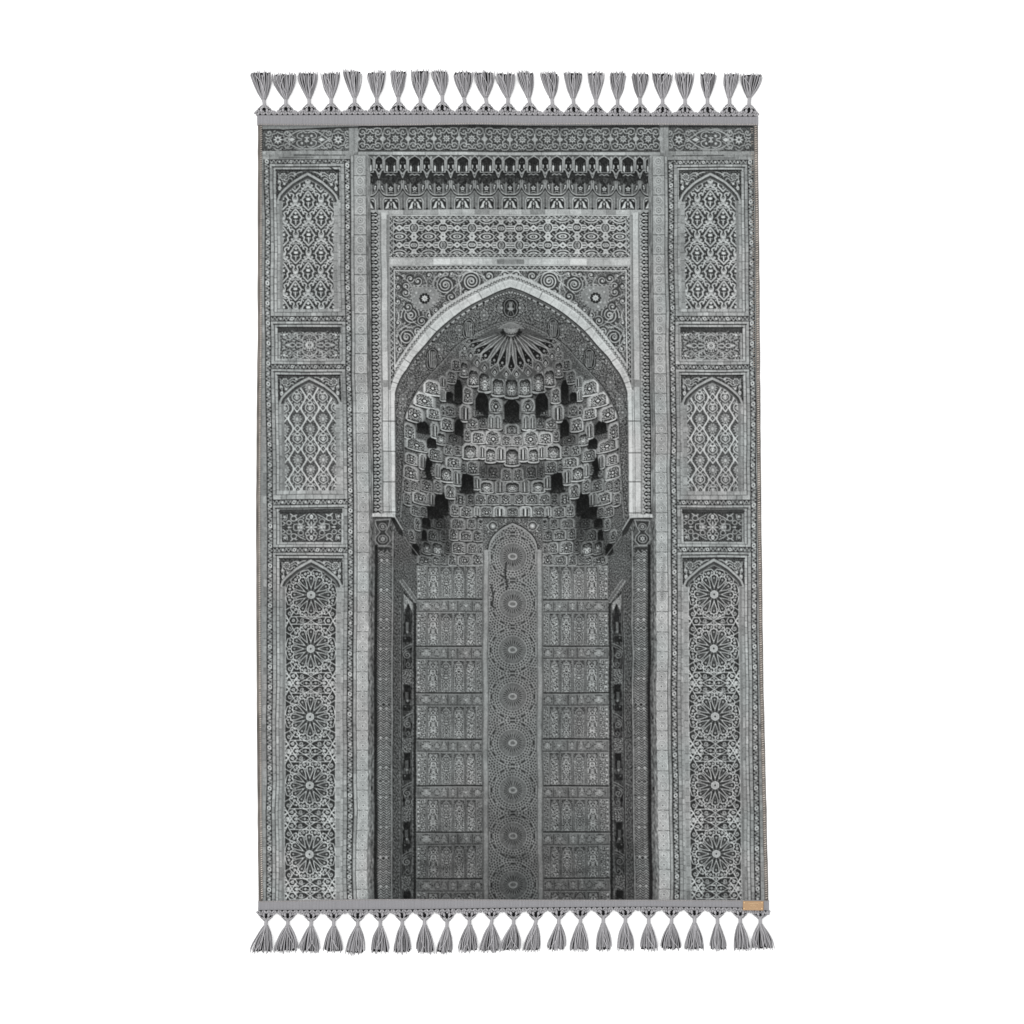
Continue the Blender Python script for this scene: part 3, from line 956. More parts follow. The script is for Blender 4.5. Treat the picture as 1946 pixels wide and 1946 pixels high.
    si = smooth(sof_i, 4)
    soff = np.vstack([ai, [(748.6, 985)], si[::-1]])
    laby(soff, .06, .4, 5.8, 31, False, 1, 1.6)
    laby(soff, .06, .56, 3.6, 33, False, .55, 1.8)
    speckle(np.vstack([ai, [(748.6, 985)], si[::-1]]), .22, .1, 9, 7, 32, .1, .5) if False else None
    def between(u, v):
        """point at fraction u along the soffit, v across it (0 outer edge)"""
        ua, us = u * (len(ai) - 1), u * (len(si) - 1) * .78
        def at(p, q):
            i = min(int(q), len(p) - 2); f = q - i
            return p[i] * (1 - f) + p[i + 1] * f
        return at(ai, ua) * (1 - v) + at(si, us) * v
    rs = np.random.default_rng(8)
    for u in np.linspace(0.0, 1.0, 120):
        for v, t in ((.14, .5), (.97, .52)):
            p0 = between(u, v); p1 = between(min(1, u + .005), v)
            stroke([p0, p1], 2.4, t + .08 if int(u * 120) % 3 else .1)
    for u in np.linspace(.02, 1, 150):
        p0 = between(u, rs.uniform(.25, .88))
        a = rs.uniform(0, TAU)
        stroke(smooth([p0, p0 + (2.6 * math.cos(a), 2.6 * math.sin(a)), p0 + (3.6 * math.cos(a + .9), 3.6 * math.sin(a + .9))], 3), 1.1, rs.uniform(.34, .6))
    for u in np.linspace(.08, .95, 8):
        p0 = between(u, .55)
        disc(p0[0], p0[1], 10, .1, .7)
        for r in (3, 6, 9):
            ring(p0[0], p0[1], r * .8, r, 1.2, .5)
        for a in range(8):
            disc(p0[0] + 7.5 * math.cos(a * TAU / 8), p0[1] + 8.5 * math.sin(a * TAU / 8), 1.3, .52)
        disc(p0[0], p0[1], 1.6, .6)
    stroke(si, 4.2, .34); stroke(si + (-1.6, -1.6), 1.0, .1); stroke(si + (1.8, 1.8), 1.1, .12); stroke(si, 1.0, .46)
    # writing-like cartouches on the soffit
    for (cx, cy, rx, ry, rot) in ((890, 626, 9.5, 18.5, .12), (821, 682, 9.5, 19, .08), (970.5, 584, 13, 17, 0)):
        q = L((cx, cy))[0]
        push(q[0], q[1], 1, 1, rot)
        o = smooth([(0, -ry), (rx * .7, -ry * .75), (rx, -ry * .2), (rx * .85, 0), (rx, ry * .35), (rx * .6, ry * .85), (0, ry), (-rx * .7, ry * .8), (-rx, ry * .3), (-rx * .9, 0), (-rx, -ry * .4), (-rx * .6, -ry * .85), (0, -ry)], 3)
        fill([(a_ * 1.25, b_ * 1.12) for a_, b_ in o], .08); fill(o, .12); stroke(o, 1.3, .48)
        if rx < 12:
            for i in range(4):
                stroke(smooth([(-rx * .6 + i * 3.2, -ry * .72), (-rx * .55 + i * 3.5, 0), (-rx * .2 + i * 2.8, ry * .78)], 4), 1.4, .56)
            stroke([(2, -6), (6, -10)], 1, .5); stroke(smooth([(1, 2), (5, 0), (6, 6)], 4), 1, .5)
        else:
            ell(0, -6, 4, 6, .4); ell(0, 2, 6, 3.4, .45); stroke([(0, 4), (0, 13)], 1.2, .4)
            for s in (-1, 1):
                stroke(smooth([(s * 2, 5), (s * 5, 9), (s * 6, 14)], 4), 1.1, .4); stroke(smooth([(s * 3, -12), (s * 8, -4), (s * 7, 3)], 4), 1, .4)
        pop()
    fill(np.vstack([ai, (ai + (4.2, 4.2))[::-1]]), .3)
    stroke(ai + (0.5, .8), 1.3, .12)
    rect(748.8, 760, 752, 980, .3, .5)
    # straight jamb of the arch
    rect(738, 742, 750, 978, .7)
    brick_v(741.2, 749, 745, 977, 14.5, .74, .52, .8, .015); rect(738.5, 742, 740.6, 977, .74)
    for x in (737.6, 740.9):
        stroke([(x, 744), (x, 977)], .9, .32)
    stroke([(749.2, 762), (749.2, 978)], 1.0, .3)
    for y in range(800, 977, 58):
        stroke([(726, y), (750, y)], 1.2, .18)
    rect(727, 722, 737, 736, .5)
    return si
CELLS = """
973.5 735 26 37 n .4|947 734 23 33 n .42|920.3 725 21 38 n .42|899 717 19 32 n .42|881 701 14 28 n .4
942 770.7 22 25 o .46|973 777 26 38 H .3|915 768 21 46 H .3|911 784 18 14 p .3|888.4 751 15 28 p .46|885 785 18 30 s .48|870 742 13 40 H .25
933 802 11 26 s .46|946 802 12 26 s .46|973 815.6 22 18 p .38|898.5 805 19 19 p .4|918 803 14 20 p .28|872.5 812 14 30 H .2|864.5 834 24 18 p .26
909.4 831.6 22 21 p .52|889 827 10 20 p .46|937 833 26 28 o .48|962.3 837.4 17 19 p .46
895 858 25 27 n .5|917.4 859.6 12 23 s .5|932.6 865 17 26 n .5|952 863 16 26 s .5|974 868 26 31 n .42|853 854.5 15 18 p .42|871 856 13 18 p .42
863 879 25 19 p .5|900 888.5 20 23 p .42|882 889 9 18 p .36|918 896.5 12 23 p .26|937.7 897 19 23 p .3|963 901.6 17 23 p .4
869.6 908 16 27 s .48|887.7 916 22 32 H .2|907 917.5 14 23 s .48|924.6 925 22 21 n .5|950.7 924 15 26 s .44|974.3 926 26 21 n .44|855.8 933.5 17 25 p .48
874 948.7 18 20 p .36|893.5 948.7 12 20 p .3|913 948.7 20 19 p .44|937 948.7 22 19 p .44|962.3 948.7 18 19 p .44
864 970 13 21 p .44|886 972 20 19 p .44|906 972 10 18 s .5|924 972.5 21 19 p .42|949.5 972.5 20 19 s .54|975 973 21 17 p .44
871 995 23 18 p .42|896 995 14 18 p .38|913 995 8 18 p .4
862.5 1015 14 21 p .42|885.8 1018 20 18 p .42|907.5 1018 15 20 p .36
852.4 1039 11 23 p .3|872 1041 22 20 p .44|897.5 1042 15 18 p .44|912 1044 9 17 p .42
843 1062 11 18 p .4|860 1064 13 20 p .44|884 1065 22 18 p .42|906.8 1064 18 20 p .44|809.6 1066 26 16 p .38|829.5 1066 12 18 p .4
822.6 737.4 27 26 p .54|807 761 32 23 p .56|788.5 787 28 26 p .54|825 786 22 19 p .52|842 751 10 21 s .5|854 754 12 18 H .26|842.5 779.6 9 17 p .42|856 781 17 20 p .4
850 806 20 23 p .54|826 817.5 13 27 s .5|778 819 18 27 p .52|803 810 20 20 H .24
791.5 845 34 20 p .48|819.5 841 16 18 H .2|838 833 17 22 n .4|827 863.5 22 23 p .44|782 872 19 19 p .48|804 877 12 27 s .5|781 898 24 23 p .5|813 889 14 38 H .18|821 893 9 18 p .38|806 900 9 14 p .36
832.5 895 10 25 s .5|848.7 901 22 27 n .5|773.5 922 12 25 p .42|789 922.5 15 17 p .42|811.5 923 20 21 p .36|832.5 924.5 13 23 p .46
774 948 12 23 p .44|799 946.5 24 21 p .46|820 948 13 25 s .48|838 956 21 34 H .1|826 972 26 22 H .13|789.7 970.6 16 19 p .4|805.5 973 12 19 p .42
834.5 994 18 19 p .24|793 996 10 21 p .42|809.6 992 14 18 H .2|782 1018.6 12 21 p .4|823 1018 18 21 p .34|843.5 1017 10 20 p .32|805.5 1016 9 18 H .26
858 716 16 24 p .42|843 726 12 20 s .44|866 694 15 20 p .4|880 676 12 15 p .4|850 738 9 12 p .4|811 1040 15 23 n .34|832 1042 21 23 n .38|789 1042 12 18 H .2
"""

def honeycomb(items, area, rng):
    """every pixel of the vault goes to the nearest cell; ribs, ledges and carving follow from the cell's own coordinates"""
    q = tf(area); b = box(q, 1)
    X, Y = grid(b)
    cov = inside(X, Y, q).astype(np.float32)
    x = (X / CV.sc + CV.x0).astype(np.float32); y = (Y / CV.sc + CV.y0).astype(np.float32)
    shp = cov.shape
    D = np.full(shp, 9, np.float32); D2 = D.copy()
    A = np.zeros(shp, np.float32); B = A.copy(); T = A + .35; K = np.zeros(shp, np.int8); OX = np.zeros(shp, np.int32); OY = OX.copy(); DX = A.copy(); DY = A.copy()
    for (cx, cy, w, h, k, t) in items:
        i0, i1 = max(0, int((cx - w - CV.x0) * CV.sc) - b[0]), min(shp[1], int((cx + w - CV.x0) * CV.sc) - b[0])
        j0, j1 = max(0, int((cy - h - CV.y0) * CV.sc) - b[1]), min(shp[0], int((cy + h - CV.y0) * CV.sc) - b[1])
        if i1 <= i0 or j1 <= j0:
            continue
        sl = (slice(j0, j1), slice(i0, i1))
        slope = np.clip((900 - cx) / 420, 0, .42)
        dx = np.broadcast_to(x[:, i0:i1] - cx, (j1 - j0, i1 - i0)); dy = y[j0:j1] - cy - slope * dx
        hw, hh = w / 2 * 1.16, h / 2 * 1.14
        aa = dx / hw; bb = dy / hh
        be = bb - .1 * (1 - np.minimum(aa * aa, 1.5))
        aw = np.abs(aa)
        if k == 'o':
            d = np.sqrt(aa * aa + bb * bb) * .96
        else:
            d = np.maximum(np.maximum(aw, np.abs(be)), (aw + 1.15 * -bb) / (1.45 if k == 'H' else 1.62))
        old = D[sl]
        s = d < old
        D2[sl] = np.where(s, old, np.minimum(D2[sl], d)); D[sl] = np.where(s, d, old)
        for arr, v in ((A, aa), (B, be), (T, t), (K, 'posnH'.index(k)), (OX, int(rng.integers(0, 560))), (OY, int(rng.integers(0, 1380))), (DX, dx), (DY, dy)):
            arr[sl] = np.where(s, v, arr[sl])
    f = labfield(3.8)
    sym = np.abs(DX)
    n = f[np.clip(OY + 40 + (DY * CV.sc).astype(int), 0, 1499), np.clip(OX + (sym * CV.sc).astype(int), 0, 699)]
    n = .5 + .5 * np.tanh(1.6 * n)
    r = np.sqrt(A * A + B * B)
    top = np.clip((B + 1.0) / .75, 0, 1)
    carve = .08 + (T + .12) * n * (.5 + .5 * top)
    carve = np.where(r < .17, T + .2, np.where(r < .3, .1, carve))
    slim = np.where((np.abs(A) < .42) & (np.abs(B) < .62), np.where(np.abs(A) < .16, T + .16, .14), T - .04 + .14 * (n - .5))
    nich = .1 + (.62 * n + .1) * np.clip(1.25 - np.hypot(A / .8, (B - .25) / .75), 0, 1) ** .7 + .1 * (n > .8)
    hole = .07 + .12 * n * np.clip(B, 0, 1)
    inner = np.select([K == 0, K == 1, K == 2, K == 3], [carve, carve, slim, nich], hole)
    # rib round the cell: pale on the left and at the ledge, darker to the right
    rib = T + .03 + .07 * np.sign(-A) * np.clip(np.abs(A) - .5, 0, 1) * 2 + .05 * (n - .5)
    v = np.where(D < .78, inner, rib)
    v = np.where((D > .76) & (D < .83), np.where(A > 0, T + .12, .12), v)
    v = np.where((B > .80) & (D < 1.08), T + .16, v)
    v = np.where((B > .70) & (B < .78) & (np.abs(A) < .95), .1, v)
    v = np.where((D > .99) & (B > .9), .07, v)
    v = np.where((D2 - D < .05) & (B < .8), T - .2, v)
    v = np.where((K == 4) & (D < .98), hole, v)
    far = np.clip((D - 1.02) / .25, 0, 1)
    bgv = .19 + .2 * (.5 + .5 * np.tanh(1.4 * labfield(4.4)[:shp[0], :shp[1]] if shp[0] <= 1500 and shp[1] <= 700 else 0))
    v = v * (1 - far) + bgv * far
    # broad light and dark of the printed vault
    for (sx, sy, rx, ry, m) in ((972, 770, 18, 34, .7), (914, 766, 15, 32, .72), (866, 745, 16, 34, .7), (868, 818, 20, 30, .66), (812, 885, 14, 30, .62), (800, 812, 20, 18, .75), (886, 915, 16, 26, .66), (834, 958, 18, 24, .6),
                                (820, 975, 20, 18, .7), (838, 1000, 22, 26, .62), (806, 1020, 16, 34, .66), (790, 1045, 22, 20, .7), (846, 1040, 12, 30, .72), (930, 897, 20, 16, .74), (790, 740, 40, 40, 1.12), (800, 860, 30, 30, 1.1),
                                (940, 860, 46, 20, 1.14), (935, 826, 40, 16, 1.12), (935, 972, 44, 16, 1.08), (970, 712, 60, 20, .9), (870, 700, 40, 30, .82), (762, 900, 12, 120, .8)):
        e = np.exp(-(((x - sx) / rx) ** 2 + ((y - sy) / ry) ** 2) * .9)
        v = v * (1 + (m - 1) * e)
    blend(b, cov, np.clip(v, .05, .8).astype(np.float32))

def paint_alcove(si):
    rng = np.random.default_rng(5)
    X = 972
    cav = np.vstack([[(980, 609)], si, [(752, 1000)], [(752, 1120)], [(792, 1160)], [(980, 1160)]])
    laby(cav, .2, .42, 5.2, 41, False, 1, .9)
    speckle(np.vstack([[(980, 609)], si, [(752, 1000)], [(752, 1120)], [(792, 1160)], [(980, 1160)]]), .3, .06, 14, 10, 42, .12, .5) if False else None
    CV.clip = polymask(cav)
    # sunburst
    O = np.array(L((972.5, 624))[0])
    KITES = ((973.2, 697, 15, 30), (954.3, 691, 14, 30), (938.4, 686, 13, 31), (921, 677.5, 13, 30), (908, 668, 12, 28), (897, 658, 10, 26), (890, 650, 8, 24))
    fan = np.vstack([[O + (8, -14)], [O + (-30, -2)], L((880, 655), (870, 672), (895, 690), (915, 712), (940, 722), (972, 726))])
    fill(np.vstack([fan, [(980, 726)], [(980, 612)]]), .25)
    dirs = []
    for (kx, ky, w, l) in KITES:
        d = L((kx, ky))[0] - O
        dirs.append((math.atan2(d[1], d[0]), math.hypot(*d), w, l))
    for (a0, r0, w0, l0), (a1, r1, w1, l1) in zip(dirs[:-1], dirs[1:]):
        for f, wd, v in ((.5, 5.0, .42), (.26, 1.2, .56), (.74, 1.2, .52), (.5, 1.2, .18)):
            am = a0 + (a1 - a0) * f; rm = (r0 + r1) / 2
            u_ = np.array([math.cos(am), math.sin(am)]); n_ = np.array([-u_[1], u_[0]])
            stroke(smooth([O + u_ * 15, O + u_ * rm * .5 + n_ * 1.0, O + u_ * (rm + 6)], 4), wd, v)
    for i, (a0, r0, w0, l0) in enumerate(dirs):
        u_ = np.array([math.cos(a0), math.sin(a0)])
        stroke([O + u_ * 17, O + u_ * (r0 - l0 * .7)], 3.0, .1); stroke([O + u_ * 24, O + u_ * (r0 - l0 * .8)], 1.1, .4)
    for (kx, ky, w, l) in KITES:
        p = L((kx, ky))[0]
        d = p - O
        push(p[0], p[1], 1, 1, math.atan2(d[1], d[0]) - math.pi / 2)
        k = [(0, -l * 1.05), (w * .2, -l * .6), (w * .5, 0), (0, l * .42), (-w * .5, 0), (-w * .2, -l * .6)]
        fill([(a * 1.45, b * 1.1 + 1) for a, b in k], .46); fill(k, .09)
        disc(0, -1, 2.2, .58); disc(0, -1, .9, .12); disc(0, -l * .4, 1, .4)
        for q in (-1, 1):
            disc(q * w * .2, l * .12, 1, .46)
        disc(0, l * .26, 1.1, .52)
        pop()
    shell = [O + (19 * math.cos(a), 13 * math.sin(a)) for a in np.linspace(math.pi * .4, math.pi * 1.05, 14)] + [O + (-12, -8), O + (4, -12), O + (8, 0)]
    fill(shell, .13)
    for i in range(13):
        a = math.pi * (.46 + i / 12 * .55)
        stroke([O + (3 * math.cos(a), 2 * math.sin(a)), O + (15.5 * math.cos(a), 10.5 * math.sin(a))], 1.15, .56 if i % 2 == 0 else .36)
    fill(smooth([O + (6, -12), O + (-10, -9), O + (-24, 1), O + (-14, -1), O + (0, -1), O + (6, -1)], 3), .38)
    stroke(smooth([O + (6, -13), O + (-10, -10), O + (-26, 0)], 4), 1.4, .5)
    # honeycomb cells
    items = []
    for row in CELLS.strip().replace('\n', '|').split('|'):
        f = row.split()
        items.append((float(f[0]), float(f[1]), float(f[2]), float(f[3]), f[4], float(f[5])))
    its = []
    for (x, y, w, h, k, t) in items:
        q = L((x, y))[0]
        its.append((q[0], q[1], w, h, k, t))
    hive = np.vstack([L((872, 648), (884, 664), (893.5, 688), (906, 700), (920, 710), (940, 719), (962, 721), (973, 722)), [(980, 722)], [(980, 985)], L((925, 984), (924, 1045), (917, 1060), (917, 1076), (793, 1076), (782, 1050), (770, 1010), (762, 985), (766, 930), (768, 860), (768, 802), (773, 784), (788, 755), (804, 731), (829, 702), (845.6, 685))])
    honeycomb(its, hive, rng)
    for (kx, ky, w, l) in KITES:
        p = L((kx, ky))[0]
        d = p - O
        push(p[0], p[1], 1, 1, math.atan2(d[1], d[0]) - math.pi / 2)
        stroke([(-w * .62, 0), (0, l * .52), (w * .62, 0)], 1.5, .46)
        pop()
    for (dx, dy, s) in ((962.3, 710.8, 1), (940, 707, 1), (920.3, 699, 1), (906, 689.5, 1), (893.5, 677, 1), (882, 664, .8)):
        p = L((dx, dy))[0]
        fill([(p[0], p[1] - 10), (p[0] + 7.5, p[1]), (p[0], p[1] + 9), (p[0] - 7.5, p[1])], .42)
        fill([(p[0], p[1] - 7.5), (p[0] + 5.5, p[1]), (p[0], p[1] + 6.5), (p[0] - 5.5, p[1])], .14)
        ell(p[0], p[1] + .5, 2.3, 3.2, .66); ell(p[0], p[1] + .5, .8, 1.6, .15); disc(p[0], p[1] + 5.5, .9, .5)
    stroke(L((905, 981), (912, 983.5), (940, 983.5), (976, 983)), 2.2, .09)
    CV.clip = None
    # side wall: dark in the printed picture
    wall = L((750, 985), (766, 985), (772, 1000), (782, 1050), (792, 1070), (792, 1716), (750, 1716))
    laby(wall, .1, .42, 3.4, 52, False, 1, .9, 1.7)
    laby(L((745, 985), (752, 985), (760, 1000), (792, 1075), (792, 1140), (745, 1100)), .12, .4, 3.4, 53, False, 1, .9, 1.4)
    stroke(L((764, 1016), (800, 1062)), 1.2, .4)
    # door recess on the side wall
    laby(L((747, 1100), (762, 1110), (762, 1716), (747, 1716)), .1, .38, 3.4, 54, False, 1, .9, 2.0)
    speckle(L((762.5, 1118), (785, 1145), (785, 1716), (762.5, 1716)), .17, .07, 5, 2, 55, .06, .5)
    fill(L((757, 1103), (764, 1101), (793, 1141), (793, 1153)), .3); stroke(L((758, 1104), (793, 1153)), 1.3, .46); stroke(L((764, 1101), (793, 1141)), 1.3, .46)
    for i in range(9):
        a = L((760 + i * 3.6, 1105 + i * 5)) [0]
        disc(a[0], a[1], 1.1, .5)
    for x in (762.8, 764.5, 784):
        stroke(L((x, 1122), (x, 1300), (x, 1716)), 1.1, .08 if x < 764 else .34)
    stroke(L((761.5, 1122), (761.5, 1716)), .9, .4)
    rect(*L((786, 1146))[0], *L((791.5, 1716))[0], .13)
    fill(L((766, 1128), (783, 1146), (783, 1165), (775, 1146), (767, 1165)), .44); speckle(L((766, 1128), (783, 1146), (783, 1165), (775, 1146), (767, 1165)), .42, .1, 2, 1.5, 56)
    fill(L((775, 1146), (780, 1175), (780, 1200), (769, 1200), (770, 1172)), .11); rect(*L((771, 1183))[0], *L((776, 1200))[0], .3)
    for k in range(4):
        y = 1203 + 131 * k
        q = L((774, y))[0]
        push(q[0], q[1])
        star(0, -2, 3.6, 1.6, 6, .42); rect(-9, 6, 6, 17, .09); disc(-4, 9, 1.6, .3)
        spiral(0, 42, 8, 1.6, 1, 1, 1.3, .44); spiral(2, 60, 7, 1.4, 2, -1, 1.2, .4)
        stroke(smooth([(-9, 30), (0, 24), (9, 20)], 4), 1.2, .46); stroke(smooth([(-9, 36), (0, 29), (8, 26)], 4), 1.1, .42)
        laby([(-9, 68), (8, 68), (8, 96), (-9, 96)], .08, .5, 4.2, 700 + k, False, 1, 1.2); rect(-6, 98, 6, 126, .08); rect(-4, 112, 2, 126, .24)
        pop()
    # engaged column with vase capital
    rect(*L((706, 984))[0], *L((748, 1716))[0], .26)
    speckle(L((699.6, 984), (709, 990), (709, 1716), (699.6, 1716)), .4, .09, 6, 1.3, 60, .16, .62)
    speckle(L((704, 984), (713, 990), (713, 1716), (706, 1716)), .3, .08, 5, 1.2, 61, .1, .5)
    rect(*L((711, 1035))[0], *L((718, 1716))[0], .11)
    speckle(L((740, 990), (749, 990), (749, 1716), (740, 1716)), .26, .09, 3, 1.2, 62, .09, .55)
    sh = [L((x, 1050))[0][0] for x in (718, 740)]
    rect(sh[0], 1040, sh[1], 1718, .17)
    y = 1050
    k = 0
    w4 = (sh[1] - sh[0]) / 4
    while y < 1716:
        up = 2.6 if (k // 31) % 2 else -2.6
        zz = [(sh[0] + w4 * i, y + (up if i % 2 else -up)) for i in range(5)]
        stroke(zz, 1.5, .55 + .05 * math.sin(k * 2.1))
        if k % 12 == 3:
            for i in (1, 3):
                disc(sh[0] + w4 * i, y, 2.2, .6); disc(sh[0] + w4 * i, y, .8, .25)
        if k % 2:
            for i in (1, 3):
                stroke([(sh[0] + w4 * i, y - 3), (sh[0] + w4 * i, y + 2)], 1.1, .5)
        y += 4.7; k += 1
    for y in np.arange(1040, 1716, 5.2):
        q = L((742.6, y))[0]; disc(q[0], q[1], 1.1, .42)
    stroke(L((745.6, 1010), (745.6, 1716)), 2.0, .47); stroke(L((747.6, 1010), (747.6, 1716)), 1, .16); stroke(L((719, 1040), (719, 1716)), .8, .1)
    cap = L((712, 990), (740, 988), (737, 1000), (731, 1011), (739, 1020), (740, 1028), (733, 1036), (719, 1036), (712, 1028), (713, 1020), (721, 1011), (714, 1000))
    fill(cap, .18); stroke(cap, 1.4, .52, 1, True)
    for cy, r in ((1001, 7), (1024, 8.5)):
        q = L((726, cy))[0]
        ring(q[0], q[1], r, r * .85, 1.4, .52); star(q[0], q[1], r * .7, r * .35, 6, .54); disc(q[0], q[1], 1.2, .15)
    for x in (719, 727, 735):
        for y in (1046, 1053):
            q = L((x, y))[0]; disc(q[0], q[1], 1.5, .4)
    stroke(L((717, 1037.5), (742, 1037.5)), 1.5, .46)
    # springer ledge
    fill(L((742, 986), (750, 984), (764, 1008), (765, 1019), (756, 1014)), .13)
    stroke(L((748.5, 981), (764, 1006)), 3, .5); stroke(L((750.5, 981), (765.5, 1006)), 1, .16)
    brick_h(*[L((x, 980))[0][0] for x in (706.5, 750)], 977, 983.6, 11, .66, .3)
    rect(*L((708, 983.6))[0], *L((746, 986))[0], .15); stroke(L((714, 988), (741, 986.5)), 2, .36)
    # back wall: tall panels and square friezes
    x0, x1 = L((792, 1300))[0][0], L((916, 1300))[0][0]
    speckle([(x0, 1075.5), (x1, 1075.5), (x1, 1720), (x0, 1720)], .4, .04, 3, 2, 71, .2, .5)
    for k in range(8):
        yb = 1076.6 + 88.35 * k
        for (a, b, kind) in ((793, 808.5, 0), (811.5, 833.5, 1), (836.5, 858.5, 2), (861.5, 882.5, 3), (886, 903.5, 4), (906, 914.5, 5)):
            a, b = L((a, 1300))[0][0], L((b, 1300))[0][0]
            c, hw = (a + b) / 2, (b - a) / 2
            rect(a - 1.2, yb - .4, b + 1.2, yb + 62.5, .46); laby([(a, yb + 1), (b, yb + 1), (b, yb + 61.3), (a, yb + 61.3)], .1, .4, 3.6, 540 + kind, True, 1, 1.2); stroke([(a - 1, yb + 62.8), (b + 1, yb + 62.8)], 2.0, .07)
            stroke([(b + 1.9, yb), (b + 1.9, yb + 62)], 1.2, .1)
            g = .57
            fr = 1.9
            if kind in (1, 2, 3, 4):
                pts = [(c - hw + fr, yb + 60), (c - hw + fr, yb + 15), (c - hw * .55, yb + 9), (c, yb + 3), (c + hw * .55, yb + 9), (c + hw - fr, yb + 15), (c + hw - fr, yb + 60)]
                stroke(pts, 1.1, g - .04, 1, True)
            inn = [(c - hw + fr + .8, yb + 60), (c - hw + fr + .8, yb + 14), (c, yb + 5), (c + hw - fr - .8, yb + 14), (c + hw - fr - .8, yb + 60)]
            if kind in (0, 5):
                inn = [(a + .5, yb + 1), (b - .5, yb + 1), (b - .5, yb + 61), (a + .5, yb + 61)]
            laby(inn, .11, .65, 4.2 if kind in (1, 3, 4) else 3.6, 500 + kind, kind in (1, 2, 3), 1, 1.6)
            if kind == 1:
                for dy in (14, 22, 45):
                    for q in (-1, 1):
                        disc(c + q * 3.6, yb + dy, 1.5, .62)
                ring(c, yb + 26, 5, 6, 1.3, .6); ring(c, yb + 46, 4, 6.5, 1.4, .62); disc(c, yb + 47, 1.6, .64); disc(c, yb + 27, 1.6, .6)
                for q in (-1, 1):
                    spiral(c + q * 5, yb + 6, 3, 1.0, 1.5, q, 1.2, .58)
            if kind == 3:
                for dy in (14, 30, 46):
                    stroke([(c, yb + dy), (c - 5, yb + dy + 6), (c, yb + dy + 12), (c + 5, yb + dy + 6)], 1.2, .58, 1, True)
            if kind == 4:
                stroke(smooth([(c + (3.4 if i % 2 else -3.4), yb + 9 + i * 6) for i in range(9)], 4), 1.5, .58)
            if kind == 0:
                for dy in range(6, 60, 9):
                    disc(a + 2.2, yb + dy, 1.9, .62)
        fy = yb + 75.5
        r6 = np.random.default_rng(200)
        rect(x0, fy - 11.5, x1, fy + 11, .32)
        stroke([(x0, yb + 65.3), (x1, yb + 65.3)], 1.9, .44)
        for (cx, w, mk) in ((809.6, 26, 0), (829.5, 13, 1), (843, 12, 2), (860.5, 13, 2), (884, 22, 3), (907, 17, 0)):
            q = L((cx, 1300))[0][0]
            rect(q - w / 2 - 1, fy - 9.5, q + w / 2 + 1, fy + 9, .38)
            laby([(q + w / 2 * math.cos(t_), fy + 9 * math.sin(t_)) for t_ in np.arange(14) * TAU / 14], .12, .5, 3.8, 600 + int(cx), True, 1, 1.4); push(q, fy, w / 2 * .85, 7.6); motif(mk, .5, r6); pop()
            stroke([(q + w / 2 + 1.6, fy - 9), (q + w / 2 + 1.6, fy + 9)], .9, .16)
        stroke([(x0, fy + 11), (x1, fy + 11)], 1.0, .15)
    # central tall panel
    xL, xl = L((916, 1300))[0][0], L((924, 1300))[0][0]
    rect(xL, 985, 980, 1720, .36)
    rect(xL, 985, xL + 2, 1720, .34)
    sp = [(xL + 1.5, 986), (980, 986), (980, 996), (955, 1005), (935, 1022), (925, 1045), (xL + 1.5, 1050)]
    laby(sp, .13, .46, 3.8, 91, False, 1, 1.4)
    CV.clip = polymask(sp)
    for r, v in ((10, .5), (7, .3), (5, .56), (2.4, .7)):
        disc(934, 1000, r, v)
        disc(934, 1000, r - 1.6, .17)
    disc(934, 1000, 3, .7)
    r7 = np.random.default_rng(3)
    for _ in range(60):
        x, y = r7.uniform(918, 975), r7.uniform(986, 1045); disc(x, y, r7.uniform(.8, 1.8), r7.uniform(.4, .62))
    CV.clip = None
    arch = smooth([(972, 993), (962, 997), (948, 1005), (935, 1017), (927, 1030), (923, 1046), (922.5, 1060)], 5)
    panel = np.vstack([arch, [(922.5, 1720)], [(980, 1720)], [(980, 993)]])
    fill(panel, .47)
    stroke(arch, 1.6, .1); stroke(arch + (2.2, 2), 2.6, .48)
    rect(xL + 1.4, 1046, 925, 1720, .42); rect(xL + 3.4, 1046, 923.6, 1720, .5); stroke([(925.2, 1050), (925.2, 1720)], .9, .25); stroke([(xL + 1.2, 1050), (xL + 1.2, 1720)], .9, .28)
    net = np.vstack([smooth([(972, 998.5), (962, 1003), (950, 1010), (939, 1020), (931, 1032), (927, 1048)], 4), [(926.5, 1720)], [(980, 1720)], [(980, 998)]])
    fill(net, .16)
    CV.clip = polymask(net)
    meds = [1059.6, 1147, 1235, 1323.6, 1411.6, 1500.9, 1588.7, 1682]
    # star net: dark eyes in a pale mesh, ring upon ring about each medallion, like hexagons between
    q = tf(net); b = box(q, 1)
    Xg, Yg = grid(b)
    xs = Xg / CV.sc + CV.x0; ys = Yg / CV.sc + CV.y0
    d = np.full(np.broadcast(Xg, Yg).shape, 1e9, np.float32); th = np.zeros_like(d)
    for my in [971] + meds + [1770]:
        dd = np.hypot(xs - 972, ys - my)
        tt = np.arctan2(ys - my, np.broadcast_to(xs - 972, dd.shape))
        sel = dd < d
        d = np.where(sel, dd, d); th = np.where(sel, tt, th)
    rr = d / 4.5
    ri = np.floor(rr)
    nr = 8 * np.round((ri + .5) * 4.5 * TAU / 5.6 / 8)
    eye = -np.cos(TAU * rr) * .8 + np.cos(th * nr + (ri % 2) * math.pi) * .8
    netv = .47 - .29 * np.clip(eye * 1.1 + .2, 0, 1)
    loz = (np.abs(d - 41.0) < 2.0) & (np.cos(th * 12) > .1)
    netv = np.where(loz, .2, netv)
    netv = np.where(((np.abs(d - 43.6) < .6) | (np.abs(d - 38.4) < .6)) & (np.cos(th * 12) > 0), .46, netv)
    blend(b, np.ones_like(d), netv.astype(np.float32))
